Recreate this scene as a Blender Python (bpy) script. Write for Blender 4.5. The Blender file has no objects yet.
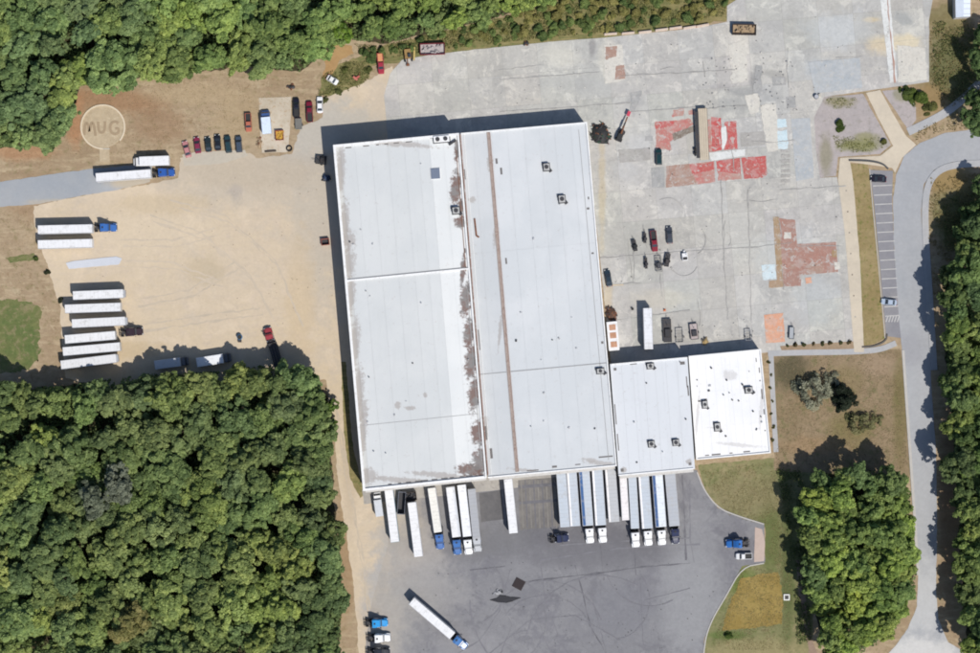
import bpy, math, random
import numpy as np
from mathutils import Vector, noise as mnoise
from mathutils.geometry import tessellate_polygon

# ------------------------------------------------------------------ camera, sky, sun, exposure
SC = bpy.context.scene
COL = SC.collection
S = 0.30            # metres of ground per photograph pixel
CAMH = 600.0
cam = bpy.data.cameras.new('camera'); cam.sensor_width = 36.0
cam.lens = 18.0 / (490 * S / CAMH); cam.clip_start = 10.0; cam.clip_end = 5000.0
cam_ob = bpy.data.objects.new('camera', cam); cam_ob.location = (0, 0, CAMH)
COL.objects.link(cam_ob); SC.camera = cam_ob
SUN_AZ, SUN_EL = math.radians(145), math.radians(54)
wd = bpy.data.worlds.new('World'); SC.world = wd; wd.use_nodes = True
wn = wd.node_tree
sky = wn.nodes.new('ShaderNodeTexSky'); sky.sky_type = 'NISHITA'; sky.sun_disc = False
sky.sun_elevation = SUN_EL; sky.sun_rotation = SUN_AZ; sky.ozone_density = 3.0
wn.links.new(sky.outputs[0], wn.nodes['Background'].inputs[0])
wn.nodes['Background'].inputs[1].default_value = 0.095
sl = bpy.data.lights.new('sun', 'SUN'); sl.energy = 4.2; sl.angle = math.radians(0.6); sl.color = (1.0, 0.955, 0.89)
so = bpy.data.objects.new('sun', sl); COL.objects.link(so)
sv = Vector((math.sin(SUN_AZ) * math.cos(SUN_EL), math.cos(SUN_AZ) * math.cos(SUN_EL), math.sin(SUN_EL)))
so.rotation_euler = sv.to_track_quat('Z', 'Y').to_euler(); so.location = sv * 400
SC.view_settings.view_transform = 'Standard'; SC.view_settings.look = 'None'
SC.cycles.filter_width = 1.9
SC.cycles.max_bounces = 5; SC.cycles.diffuse_bounces = 2; SC.cycles.glossy_bounces = 2; SC.cycles.transmission_bounces = 3
SC.view_settings.exposure = 0.0; SC.view_settings.gamma = 1.0

rnd = random.Random(7)
def W(px, py, z=0.0):
    "map coordinate of the survey picture -> point of the place at height z"
    k = S * (CAMH - z) / CAMH
    return Vector(((px - 490) * k, (326.5 - py) * k, z))

# ------------------------------------------------------------------ object helpers
def tag(o, label=None, cat=None, group=None, kind=None):
    if label: o['label'] = label
    if cat: o['category'] = cat
    if group: o['group'] = group
    if kind: o['kind'] = kind
    return o

def empty(name, loc, rz=0.0, label=None, cat=None, group=None):
    o = bpy.data.objects.new(name, None); COL.objects.link(o)
    o.location = loc; o.rotation_euler = (0, 0, rz); o.empty_display_size = 0.5
    return tag(o, label, cat, group)

def link(name, me, parent=None, loc=None, rz=None, color=None):
    o = bpy.data.objects.new(name, me); COL.objects.link(o)
    if parent is not None: o.parent = parent
    if loc is not None: o.location = loc
    if rz is not None: o.rotation_euler = (0, 0, rz)
    if color is not None: o.color = (*color[:3], 1.0)
    return o

class MB:
    def __init__(s): s.v = []; s.f = []; s.m = []
    def add(s, vs, fs, mi=0):
        b = len(s.v); s.v += [tuple(v) for v in vs]
        for f in fs: s.f.append([i + b for i in f]); s.m.append(mi)
        return s
    def box(s, cx, cy, cz, lx, ly, lz, rz=0.0, mi=0, ry=0.0, taper=1.0):
        vs = []
        for k in (-.5, .5):
            t = taper if k > 0 else 1.0
            for (i, j) in ((-.5, -.5), (.5, -.5), (.5, .5), (-.5, .5)):
                x, y, z = i * lx * t, j * ly * t, k * lz
                if ry: x, z = x * math.cos(ry) + z * math.sin(ry), -x * math.sin(ry) + z * math.cos(ry)
                if rz: x, y = x * math.cos(rz) - y * math.sin(rz), x * math.sin(rz) + y * math.cos(rz)
                vs.append((cx + x, cy + y, cz + z))
        return s.add(vs, [(0, 3, 2, 1), (4, 5, 6, 7), (0, 1, 5, 4), (1, 2, 6, 5), (2, 3, 7, 6), (3, 0, 4, 7)], mi)
    def cyl(s, a, b, r0, r1=None, n=10, mi=0, mcap=None):
        a, b = Vector(a), Vector(b); r1 = r0 if r1 is None else r1
        d = (b - a).normalized(); u = d.orthogonal().normalized(); w = d.cross(u)
        ring = lambda c, r: [c + (u * math.cos(2 * math.pi * i / n) + w * math.sin(2 * math.pi * i / n)) * r for i in range(n)]
        vs = ring(a, r0) + ring(b, r1)
        s.add(vs, [(i, (i + 1) % n, n + (i + 1) % n, n + i) for i in range(n)], mi)
        s.add(vs, [tuple(range(n - 1, -1, -1)), tuple(range(n, 2 * n))], mi if mcap is None else mcap)
        return s
    def loft(s, secs, mi=0, caps=True):
        n = len(secs[0]); vs = [p for q in secs for p in q]; fs = []
        for k in range(len(secs) - 1):
            for i in range(n):
                j = (i + 1) % n
                fs.append((k * n + i, k * n + j, (k + 1) * n + j, (k + 1) * n + i))
        if caps: fs += [tuple(range(n - 1, -1, -1)), tuple(range((len(secs) - 1) * n, len(secs) * n))]
        return s.add(vs, fs, mi)
    def prism(s, poly, z0, z1, mi=0, bottom=False):
        n = len(poly)
        ar = sum(poly[i][0] * poly[(i + 1) % n][1] - poly[(i + 1) % n][0] * poly[i][1] for i in range(n))
        if ar < 0: poly = poly[::-1]
        vs = [(p[0], p[1], z1) for p in poly] + [(p[0], p[1], z0) for p in poly]
        tr = tessellate_polygon([[Vector((p[0], p[1], 0)) for p in poly]])
        fs = []
        for t in tr:
            a, b, c = [Vector(vs[i]) for i in t]
            fs.append(tuple(t) if (b - a).cross(c - a).z > 0 else tuple(t)[::-1])
        if bottom: fs += [tuple(i + n for i in f[::-1]) for f in fs[:]]
        fs += [(n + i, n + (i + 1) % n, (i + 1) % n, i) for i in range(n)]
        return s.add(vs, fs, mi)
    def mesh(s, name, mats, smooth=False):
        me = bpy.data.meshes.new(name); me.from_pydata(s.v, [], s.f)
        for m in (mats if isinstance(mats, (list, tuple)) else [mats]): me.materials.append(m)
        me.polygons.foreach_set('material_index', s.m)
        if smooth: me.polygons.foreach_set('use_smooth', [True] * len(s.f))
        me.update(); return me
    def build(s, name, mats, parent=None, loc=None, rz=None, color=None, smooth=False):
        return link(name, s.mesh(name, mats, smooth), parent, loc, rz, color)

# ------------------------------------------------------------------ material helpers
class NT:
    def __init__(s, name):
        s.mat = bpy.data.materials.new(name); s.mat.use_nodes = True
        s.nt = s.mat.node_tree; s.bsdf = s.nt.nodes['Principled BSDF']
        s.geo = s.nt.nodes.new('ShaderNodeNewGeometry'); s.P = s.geo.outputs['Position']
    def n(s, t, **kw):
        x = s.nt.nodes.new(t)
        for k, v in kw.items(): setattr(x, k, v)
        return x
    def put(s, sock, v):
        if hasattr(v, 'is_output'): s.nt.links.new(v, sock)
        elif isinstance(v, (tuple, list)) and len(sock.default_value) == 4: sock.default_value = (*v[:3], 1)
        else: sock.default_value = v
    def noise(s, scale, detail=4, rough=.55, vec=None, dist=0.0):
        x = s.n('ShaderNodeTexNoise'); s.put(x.inputs['Vector'], vec or s.P)
        x.inputs['Scale'].default_value = scale; x.inputs['Detail'].default_value = detail
        x.inputs['Roughness'].default_value = rough; x.inputs['Distortion'].default_value = dist
        return x.outputs[0]
    def math(s, op, a, b=0.0, c=None, clamp=False):
        x = s.n('ShaderNodeMath', operation=op, use_clamp=clamp); s.put(x.inputs[0], a); s.put(x.inputs[1], b)
        if c is not None: s.put(x.inputs[2], c)
        return x.outputs[0]
    def vmath(s, op, a, b):
        x = s.n('ShaderNodeVectorMath', operation=op); s.put(x.inputs[0], a); s.put(x.inputs[1], b)
        return x.outputs['Value'] if op == 'LENGTH' else x.outputs[0]
    def mix(s, f, a, b, blend='MIX'):
        x = s.n('ShaderNodeMix', data_type='RGBA', blend_type=blend)
        s.put(x.inputs[0], f); s.put(x.inputs[6], a); s.put(x.inputs[7], b); return x.outputs[2]
    def rng(s, v, a, b, lo=0.0, hi=1.0, smooth=True):
        x = s.n('ShaderNodeMapRange', interpolation_type='SMOOTHSTEP' if smooth else 'LINEAR', clamp=True)
        s.put(x.inputs[0], v)
        for i, q in enumerate((a, b, lo, hi)): x.inputs[i + 1].default_value = q
        return x.outputs[0]
    def blob(s, px, py, rx, ry, rot=0.0, z=0.0, wob=0.6, nz=None, soft=.55):
        c = W(px, py, z)
        d = s.vmath('SUBTRACT', s.P, (c.x, c.y, c.z))
        if rot:
            r = s.n('ShaderNodeVectorRotate', rotation_type='Z_AXIS'); s.put(r.inputs['Vector'], d)
            r.inputs['Angle'].default_value = math.radians(rot); d = r.outputs[0]
        d = s.vmath('MULTIPLY', d, (1 / (rx * S), 1 / (ry * S), 0.0))
        l = s.vmath('LENGTH', d, (0, 0, 0))
        if nz is not None: l = s.math('MULTIPLY_ADD', s.math('SUBTRACT', nz, .5), wob * 2, l)
        return s.rng(l, 1.0 + soft * .5, 1.0 - soft)
    def objcol(s): return s.n('ShaderNodeObjectInfo').outputs['Color']
    def bump(s, h, strength=.4, dist=.05):
        b = s.n('ShaderNodeBump'); s.put(b.inputs['Height'], h)
        b.inputs['Strength'].default_value = strength; b.inputs['Distance'].default_value = dist
        s.put(s.bsdf.inputs['Normal'], b.outputs[0])
    def done(s, col, rough=.85, spec=.25, metal=0.0):
        s.put(s.bsdf.inputs['Base Color'], col); s.put(s.bsdf.inputs['Roughness'], rough)
        s.bsdf.inputs['Specular IOR Level'].default_value = spec; s.bsdf.inputs['Metallic'].default_value = metal
        return s.mat

def ground(name, base, alt, fine=.18, big=.02, mid=.15, blobs=(), bump=.25, contrast=(.38, .62), tint=None, objcol=False, streak=None, wob=.6, speck=()):
    "ground surface: two tones mixed by large noise, grain from finer noise, plus stains with a shape of their own"
    t = NT(name)
    nb = t.noise(big, 5, .6); nm = t.noise(mid, 5, .62); nf = t.noise(1.1, 4, .7)
    f = t.math('ADD', t.math('MULTIPLY', nb, .6), t.math('MULTIPLY', nm, .4))
    c = t.mix(t.rng(f, *contrast), base, alt)
    if tint: c = t.mix(t.rng(t.noise(mid * 2.3, 5, .65), .52, .68), c, tint)
    if streak:
        m = t.n('ShaderNodeMapping'); t.put(m.inputs['Vector'], t.P)
        m.inputs['Rotation'].default_value = (0, 0, math.radians(streak[0])); m.inputs['Scale'].default_value = (1, streak[1], 1)
        c = t.mix(t.math('MULTIPLY', t.rng(t.noise(.16, 4, .6, m.outputs[0]), .47, .66), streak[3]), c, streak[2])
    for (sc, lo, hi, col, st) in speck: c = t.mix(t.math('MULTIPLY', t.rng(t.noise(sc, 5, .72, dist=.6), lo, hi), st), c, col)
    nw = t.noise(.22, 5, .68) if blobs else None
    for (px, py, rx, ry, rot, col, st) in blobs:
        c = t.mix(t.math('MULTIPLY', t.blob(px, py, rx, ry, rot, nz=nw, wob=wob), st), c, col)
    g = t.math('ADD', t.math('MULTIPLY', nf, fine * 2), 1 - fine)
    g = t.math('MULTIPLY', g, t.math('ADD', t.math('MULTIPLY', t.noise(.45, 3, .6), fine * 1.2), 1 - fine * .6))
    cc = t.n('ShaderNodeCombineColor')
    for i in range(3): t.put(cc.inputs[i], g)
    c = t.mix(1.0, c, cc.outputs[0], 'MULTIPLY')
    if objcol: c = t.mix(1.0, c, t.objcol(), 'MULTIPLY')
    if bump: t.bump(t.noise(2.2, 4, .7), bump, .12)
    return t.done(c, .92, .15)

def paint(name, col=None, rough=.5, spec=.4, metal=0.0, var=.12, dirt=None, dirt_amt=.5, scale=.6):
    "painted or moulded surface; with col None the object's own colour is used"
    t = NT(name); c = t.objcol() if col is None else col
    tc = t.n('ShaderNodeTexCoord').outputs['Object']
    n1 = t.noise(scale, 5, .65, tc)
    cc = t.n('ShaderNodeCombineColor')
    for i in range(3): t.put(cc.inputs[i], t.math('MULTIPLY_ADD', n1, var * 2, 1 - var))
    c = t.mix(1.0, c, cc.outputs[0], 'MULTIPLY')
    if dirt: c = t.mix(t.math('MULTIPLY', t.rng(t.noise(scale * 1.7, 6, .7, t.P), .5, .68), dirt_amt), c, dirt)
    return t.done(c, rough, spec, metal)

M = {}
M['rubber'] = paint('rubber', (.02, .02, .022), .9, .2)
M['darkmetal'] = paint('dark_steel', (.045, .045, .05), .6, .4, .2, dirt=(.1, .07, .045))
M['steel'] = paint('galvanised_steel', (.42, .43, .45), .5, .5, .3, dirt=(.2, .17, .14))
M['chrome'] = paint('chrome', (.6, .6, .62), .25, .5, .9)
M['glass'] = paint('dark_glass', (.04, .05, .062), .08, .6, 0, .05)
M['carpaint'] = paint('vehicle_paint', None, .28, .5, 0, .08)
M['dullpaint'] = paint('weathered_paint', None, .7, .25, 0, .22, dirt=(.16, .11, .07), dirt_amt=.4)
M['panelpaint'] = paint('trailer_panel_paint', None, .45, .4, 0, .07, dirt=(.40, .385, .36), dirt_amt=.5, scale=.5)
M['redlens'] = paint('red_lens', (.4, .02, .02), .2, .5)
M['clear'] = paint('lamp_lens', (.7, .7, .66), .15, .5)
M['plastic'] = paint('black_plastic', (.03, .03, .03), .6, .3)
M['wood'] = paint('weathered_timber', (.34, .25, .16), .85, .2, 0, .25)
M['rust'] = paint('rusty_steel', (.20, .085, .045), .85, .2, 0, .35, dirt=(.08, .04, .03))
M['conc'] = paint('cast_concrete', (.47, .44, .38), .9, .2, 0, .15, dirt=(.33, .3, .26))

# ------------------------------------------------------------------ setting sheets
def resample(pts, step, jit, seed, closed=True):
    out = []; n = len(pts)
    for i in range(n if closed else n - 1):
        a, b = pts[i], pts[(i + 1) % n]; L = math.hypot(b[0] - a[0], b[1] - a[1]); k = max(1, int(L / step))
        for q in range(k):
            t = q / k; x, y = a[0] + (b[0] - a[0]) * t, a[1] + (b[1] - a[1]) * t
            if jit and 0 < q:
                v = mnoise.noise_vector(Vector((x * .16 + seed * 9.1, y * .16, seed))) + .5 * mnoise.noise_vector(Vector((x * .5, y * .5 + seed * 5.3, seed)))
                x += v.x * jit; y += v.y * jit
            out.append((x, y))
    return out

SEED = [0]
def smooth_poly(pts, it=2):
    for _ in range(it):
        o = []
        for i in range(len(pts)):
            a, b = pts[i], pts[(i + 1) % len(pts)]
            o += [(a[0] * .75 + b[0] * .25, a[1] * .75 + b[1] * .25), (a[0] * .25 + b[0] * .75, a[1] * .25 + b[1] * .75)]
        pts = o
    return pts

def sheet(name, px, z, mat, jit=0.0, step=2.5, smooth=0, parent=None, kind='structure', color=None, depth=None, label=None):
    SEED[0] += 1
    if smooth: px = smooth_poly(px, smooth)
    p = resample(px, step, jit, SEED[0]) if jit else px
    w = [tuple(W(*q, 0)[:2]) for q in p]
    o = MB().prism(w, z - (depth or .03), z).build(name, mat, parent, color=color)
    if parent is None: tag(o, kind=kind)
    if label: o['label'] = label
    return o

RIB = [0]
def ribbon(name, pts, width, z, mat, parent=None, kind='structure', smooth=2, depth=.03, color=None, wob=0.0):
    RIB[0] += 1; z += .0006 * (RIB[0] % 50)
    if wob:
        pts = resample(pts, 4, wob, RIB[0], closed=False) + [pts[-1]]; smooth = 1
    for _ in range(smooth):
        o = [pts[0]]
        for a, b in zip(pts[:-1], pts[1:]):
            o += [(a[0] * .75 + b[0] * .25, a[1] * .75 + b[1] * .25), (a[0] * .25 + b[0] * .75, a[1] * .25 + b[1] * .75)]
        pts = o + [pts[-1]]
    w = [Vector(W(*p, 0)[:2]) for p in pts]; L = []; R = []
    for i, p in enumerate(w):
        d = (w[min(i + 1, len(w) - 1)] - w[max(i - 1, 0)]).normalized(); nrm = Vector((-d.y, d.x)) * (1.0 if not wob else max(.15, .6 + 1.3 * mnoise.noise(Vector((p.x * .25, p.y * .25, RIB[0])))))
        L.append(p + nrm * width / 2); R.append(p - nrm * width / 2)
    m = MB(); n = len(w)
    vs = [(p.x, p.y, z) for p in L] + [(p.x, p.y, z) for p in R] + [(p.x, p.y, z - depth) for p in L] + [(p.x, p.y, z - depth) for p in R]
    fs = []
    for i in range(n - 1):
        fs += [(i, n + i, n + i + 1, i + 1), (2 * n + i, i, i + 1, 2 * n + i + 1), (n + i, 3 * n + i, 3 * n + i + 1, n + i + 1)]
    fs += [(0, 2 * n, 3 * n, n), (n - 1, 2 * n - 1, 4 * n - 1, 3 * n - 1)]
    o = m.add(vs, fs).build(name, mat, parent, color=color)
    if parent is None: tag(o, kind=kind)
    return o

# ------------------------------------------------------------------ the setting
TAN = (.55, .452, .32)
dirt = ground('dirt_and_dry_grass', (.295, .215, .135), (.36, .275, .18), .25, .03, .2, tint=(.24, .195, .105), contrast=(.36, .64), streak=(4, 4, (.44, .35, .23), .6), speck=[(.3, .58, .68, (.25, .175, .10), .7), (.15, .57, .66, (.44, .36, .24), .6), (.8, .62, .7, (.18, .14, .075), .6)], blobs=[
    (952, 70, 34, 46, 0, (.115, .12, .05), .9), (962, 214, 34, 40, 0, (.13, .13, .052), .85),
    (115, 100, 60, 14, 5, (.29, .17, .095), .8), (75, 118, 10, 30, 0, (.36, .19, .10), .8), (20, 150, 40, 12, 0, (.36, .20, .11), .7),
    (200, 95, 60, 12, 0, (.38, .29, .18), .7), (240, 120, 30, 25, 0, (.36, .27, .16), .6), (110, 80, 40, 5, 0, (.36, .30, .16), .6),
    (160, 125, 30, 20, 0, (.27, .17, .10), .6), (330, 45, 14, 14, 20, (.34, .20, .09), .9), (35, 200, 30, 25, 0, (.30, .20, .12), .6),
    (345, 560, 12, 70, 0, (.30, .20, .11), .7), (930, 100, 20, 20, 0, (.28, .19, .09), .8), (948, 178, 26, 16, 0, (.27, .19, .085), .9),
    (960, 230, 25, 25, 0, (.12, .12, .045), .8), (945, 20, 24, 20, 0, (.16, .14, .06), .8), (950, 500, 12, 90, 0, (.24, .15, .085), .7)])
sz = 1300
g = MB().add([(-sz, -sz, 0), (sz, -sz, 0), (sz, sz, 0), (-sz, sz, 0)], [(0, 1, 2, 3)]).build('ground', dirt); tag(g, kind='structure')

forest_floor = ground('forest_floor', (.045, .042, .024), (.075, .06, .035), .3, .05, .3, tint=(.05, .065, .02))
SWF = [(-40, 392), (12, 388), (62, 386), (105, 380), (150, 374), (200, 373), (262, 366), (308, 370), (326, 395), (331, 440), (333, 490), (335, 530), (341, 585), (340, 700), (-40, 700)]
NWF = [(-40, -40), (352, -40), (352, 35), (322, 52), (300, 72), (250, 66), (200, 72), (140, 78), (80, 86), (70, 118), (60, 140), (30, 145), (-40, 152)]
NF = [(352, -40), (560, -40), (548, 4), (470, 24), (430, 34), (380, 44), (352, 40)]
EF = [(1030, 190), (975, 215), (958, 250), (950, 300), (944, 345), (950, 400), (954, 450), (956, 500), (962, 560), (962, 610), (968, 640), (990, 700), (1030, 700)]
SEF = [(803, 500), (820, 474), (858, 466), (900, 478), (908, 500), (912, 535), (914, 575), (905, 605), (890, 632), (860, 650), (832, 668), (822, 640), (812, 590), (803, 545)]
for pts in (SWF, NWF, NF, EF, SEF): sheet('forest_floor', pts, .012, forest_floor, 3.0, 4, label=None)

grass_green = ground('green_grass', (.10, .135, .045), (.16, .165, .065), .35, .06, .3, tint=(.22, .19, .10), speck=[(.3, .54, .62, (.25, .20, .12), .6)])
grass_olive = ground('weedy_verge_grass', (.15, .15, .06), (.23, .19, .085), .35, .06, .35, tint=(.11, .14, .045), streak=(5, 6, (.31, .25, .12), .6))
lawn_brown = ground('dry_lawn', (.225, .17, .10), (.275, .205, .13), .3, .04, .25, tint=(.165, .14, .075), speck=[(.3, .54, .63, (.15, .15, .065), .6), (.15, .55, .63, (.30, .22, .14), .6)], blobs=[
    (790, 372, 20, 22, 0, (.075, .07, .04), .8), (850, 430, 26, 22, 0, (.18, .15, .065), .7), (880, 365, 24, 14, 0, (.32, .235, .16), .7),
    (845, 380, 20, 18, 0, (.20, .16, .075), .5), (900, 410, 8, 60, 0, (.15, .13, .05), .6), (815, 445, 40, 10, 0, (.30, .20, .11), .5)])
lawn_dull = ground('dull_lawn', (.175, .175, .08), (.235, .215, .11), .32, .05, .25, tint=(.13, .145, .055), speck=[(.35, .54, .63, (.12, .145, .05), .6), (.2, .55, .63, (.28, .23, .13), .6)], blobs=[
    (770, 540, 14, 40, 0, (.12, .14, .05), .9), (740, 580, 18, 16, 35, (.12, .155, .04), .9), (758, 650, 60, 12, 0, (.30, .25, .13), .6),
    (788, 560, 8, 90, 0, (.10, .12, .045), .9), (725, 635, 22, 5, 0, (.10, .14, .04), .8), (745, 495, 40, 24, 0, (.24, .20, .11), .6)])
lawn_strip_m = ground('straw_lawn', (.24, .185, .085), (.30, .235, .12), .3, .08, .3, tint=(.16, .16, .05), blobs=[(855, 300, 8, 50, 0, (.15, .17, .05), .6)])
sheet('lawn', [(-40, 297), (15, 300), (38, 306), (40, 330), (38, 362), (20, 372), (-40, 376)], .02, grass_green, 5.0, 2)
sheet('lawn', [(5, 258), (34, 253), (36, 260), (10, 263)], .02, grass_green, 1.5, 2)
sheet('verge', [(318, 96), (322, 76), (345, 62), (365, 54), (383, 46), (430, 34), (480, 24), (545, 6), (560, -40), (740, -40), (735, 4), (727, 20), (690, 27), (600, 40), (500, 50), (420, 60), (372, 66), (368, 78), (350, 94)], .02, grass_olive, 2.2, 3)
sheet('dirt_mound', [(322, 78), (326, 58), (334, 42), (352, 46), (354, 54), (340, 60), (332, 76)], .03, ground('bare_clay', (.36, .22, .10), (.40, .27, .13), .2), 1.5, 2)
sheet('lawn', [(774, 356), (900, 349), (905, 372), (911, 470), (908, 482), (850, 475), (774, 470)], .024, lawn_brown, 1.0, 3)
sheet('lawn', [(698, 465), (774, 458), (812, 462), (830, 480), (815, 520), (812, 660), (820, 710), (700, 710), (705, 640), (720, 600), (742, 566), (765, 562), (765, 527), (728, 517), (705, 490)], .022, lawn_dull, 1.0, 3)
sheet('dry_grass_plot', [(741, 578), (760, 574), (778, 572), (783, 600), (782, 624), (755, 628), (722, 630), (728, 608)], .03, ground('golden_grass', (.24, .17, .05), (.30, .22, .075), .3, .08, .35, tint=(.17, .14, .045)), 1.6, 2)
sheet('footpath', [(796, 560), (803, 560), (806, 600), (812, 640), (822, 665), (812, 668), (804, 625), (798, 590)], .03, ground('bare_path_soil', (.30, .22, .17), (.25, .18, .13), .25), 1.2, 2)

# the wide dirt yard and the lane south between wood and warehouse
yard_m = ground('sandy_yard', TAN, (.535, .445, .335), .13, .015, .09, contrast=(.35, .7), bump=.1, tint=(.55, .455, .345), streak=(3, 5, (.51, .425, .325), .5), wob=.9, speck=[(.05, .52, .64, (.49, .42, .335), .6), (.28, .57, .67, (.48, .40, .31), .5), (.12, .54, .64, (.61, .505, .375), .5), (.9, .60, .68, (.44, .38, .31), .4)], blobs=[
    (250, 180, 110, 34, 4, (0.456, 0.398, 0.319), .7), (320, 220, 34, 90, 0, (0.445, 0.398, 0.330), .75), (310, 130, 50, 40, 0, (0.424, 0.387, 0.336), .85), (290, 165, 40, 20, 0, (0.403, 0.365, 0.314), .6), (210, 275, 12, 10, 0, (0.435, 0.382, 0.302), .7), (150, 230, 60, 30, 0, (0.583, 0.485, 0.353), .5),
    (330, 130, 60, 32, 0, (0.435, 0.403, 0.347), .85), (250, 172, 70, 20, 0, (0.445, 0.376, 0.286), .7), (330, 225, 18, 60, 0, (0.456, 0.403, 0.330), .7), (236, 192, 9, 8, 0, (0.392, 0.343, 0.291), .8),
    (130, 350, 40, 10, 0, (0.445, 0.349, 0.213), .6), (95, 372, 40, 10, 0, (0.477, 0.371, 0.224), .6), (205, 270, 22, 16, 0, (0.477, 0.392, 0.274), .8), (160, 205, 50, 12, 0, (0.488, 0.392, 0.263), .6),
    (400, 545, 30, 40, 0, (0.392, 0.365, 0.330), .9), (385, 600, 25, 50, 0, (0.360, 0.349, 0.336), .8), (350, 470, 8, 60, 0, (0.466, 0.382, 0.280), .7), (300, 300, 16, 70, 0, (0.519, 0.409, 0.269), .6)])
sheet('yard', [(34, 206), (100, 192), (150, 184), (178, 178), (180, 158), (188, 156), (250, 153), (256, 158), (292, 154), (300, 128), (322, 118), (325, 98), (370, 80), (392, 66), (402, 90), (410, 150), (345, 150), (342, 160), (362, 494), (402, 490), (455, 496), (420, 560), (400, 660), (395, 710), (362, 710), (358, 640), (352, 570), (344, 520), (338, 480), (334, 430), (326, 380), (262, 384), (200, 392), (120, 392), (66, 378), (62, 340), (60, 305), (46, 262), (36, 236)], .034, yard_m, 1.5, 2.5)
yd = bpy.data.objects['yard']
trk = ground('wheel_track_dust', (.45, .385, .30), (.51, .43, .33), .12, mid=.4); trk2 = ground('faint_wheel_track', (.47, .40, .31), (.53, .445, .34), .1, mid=.4)
for k, p in enumerate(([(170, 200), (225, 215), (275, 260), (300, 320)], [(150, 215), (200, 232), (250, 275), (275, 320)], [(135, 300), (190, 290), (235, 262)], [(120, 240), (175, 240), (215, 228)], [(140, 325), (200, 316), (260, 308)],
                      [(110, 260), (170, 262), (220, 280)], [(334, 395), (345, 470), (360, 550), (370, 630)])):
    for q in (0, 6.5): ribbon('wheel_track', [(x + q * .5, y + q) for x, y in p], 0.7, .036, (trk, trk2)[k % 2], yd, depth=.01, wob=1.8)
sheet('verge', [(341, 362), (346, 362), (352, 440), (360, 478), (366, 492), (360, 498), (350, 478), (344, 430)], .045, grass_olive, .8, 2)
sheet('access_road', [(-60, 190), (0, 182), (60, 173), (100, 168), (152, 164), (150, 182), (118, 190), (80, 196), (40, 204), (0, 207), (-60, 212)], .05, ground('pale_asphalt', (.30, .32, .345), (.34, .35, .36), .08, .03, .15, bump=.08, blobs=[(130, 182, 25, 8, 0, (.44, .37, .27), .8), (60, 203, 40, 4, 0, (.44, .38, .29), .7)]), .7, 3)
sheet('parking_pad', [(182, 155), (195, 152), (245, 150), (248, 156), (220, 164), (184, 166)], .045, ground('pale_gravel', (.44, .40, .33), (.47, .42, .34), .12), .8, 2)
sheet('concrete_pad', [(259, 98), (291, 97), (291, 115), (288, 152), (262, 153), (260, 130)], .06, ground('cream_concrete', (.52, .46, .37), (.45, .39, .30), .1, .1, .4, tint=(.42, .32, .22)), .3, 3)

# round pad with sunken letters
pad = empty('round_pad', W(103, 127, 0), 0, 'round tan concrete pad with pale rim and the letters MUG', 'pad')
padm = ground('tan_concrete', (.45, .365, .25), (.40, .32, .215), .2, .08, .4, tint=(.48, .40, .28))
pz = lambda r, n=48: [(r * math.cos(2 * math.pi * i / n), r * math.sin(2 * math.pi * i / n)) for i in range(n)]
MB().prism(pz(6.3), 0, .12).build('slab', padm, pad)
mb = MB(); n = 64; i0 = int(n * .765); i1 = int(n * .905)
for i in range(n):
    if i0 <= i < i1: continue
    a, b = 2 * math.pi * i / n, 2 * math.pi * (i + 1) / n
    mb.prism([(6.3 * math.cos(a), 6.3 * math.sin(a)), (6.75 * math.cos(a), 6.75 * math.sin(a)), (6.75 * math.cos(b), 6.75 * math.sin(b)), (6.3 * math.cos(b), 6.3 * math.sin(b))], 0, .3)
mb.build('rim', paint('rim_concrete', (.62, .53, .40), .9, .2), pad)
MB().prism([(-1.1, -2.6), (1.7, -2.5), (2.1, -10.6), (-1.0, -10.6)], .0, .15).build('ramp', padm, pad)
MB().box(.5, -6.6, .19, 3.2, .3, .08).build('step', M['conc'], pad)
letm = paint('dark_letter_stone', (.33, .25, .165), .9, .2)
def letter(strokes, w=.72):
    m = MB()
    for pts in strokes:
        p = [Vector((q[0] * 1.1, q[1] * 1.4 - .2)) for q in pts]
        for _ in range(2):
            o = [p[0]]
            for a, b in zip(p[:-1], p[1:]): o += [a * .75 + b * .25, a * .25 + b * .75]
            p = o + [p[-1]]
        L, R_ = [], []
        for k, q in enumerate(p):
            d = (p[min(k + 1, len(p) - 1)] - p[max(k - 1, 0)]).normalized(); n = Vector((-d.y, d.x)); L.append(q + n * w / 2); R_.append(q - n * w / 2)
        n = len(p); vs = [(q.x, q.y, .2) for q in L + R_] + [(q.x, q.y, .1) for q in L + R_]; fs = []
        for k in range(n - 1): fs += [(k, n + k, n + k + 1, k + 1), (2 * n + k, k, k + 1, 2 * n + k + 1), (n + k, 3 * n + k, 3 * n + k + 1, n + k + 1)]
        m.add(vs, fs + [(0, 2 * n, 3 * n, n), (n - 1, 2 * n - 1, 4 * n - 1, 3 * n - 1)])
    return m
letter([[(-5.1, -1.6), (-4.9, .6), (-4.4, 1.0), (-3.9, .5), (-3.7, -1.3), (-3.3, .7), (-2.9, 1.1), (-2.4, .6), (-2.0, -1.8)]]).build('letter', letm, pad)
letter([[(-1.3, 1.2), (-1.2, -.6), (-.7, -1.1), (0, -1.1), (.5, -.6), (.6, 1.3)]]).build('letter', letm, pad)
letter([[(4.2, .9), (3.4, 1.3), (2.3, 1.0), (1.9, 0), (2.2, -1.1), (3.2, -1.5), (4.2, -1.2), (4.4, -.2), (3.4, -.2)]]).build('letter', letm, pad)

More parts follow.
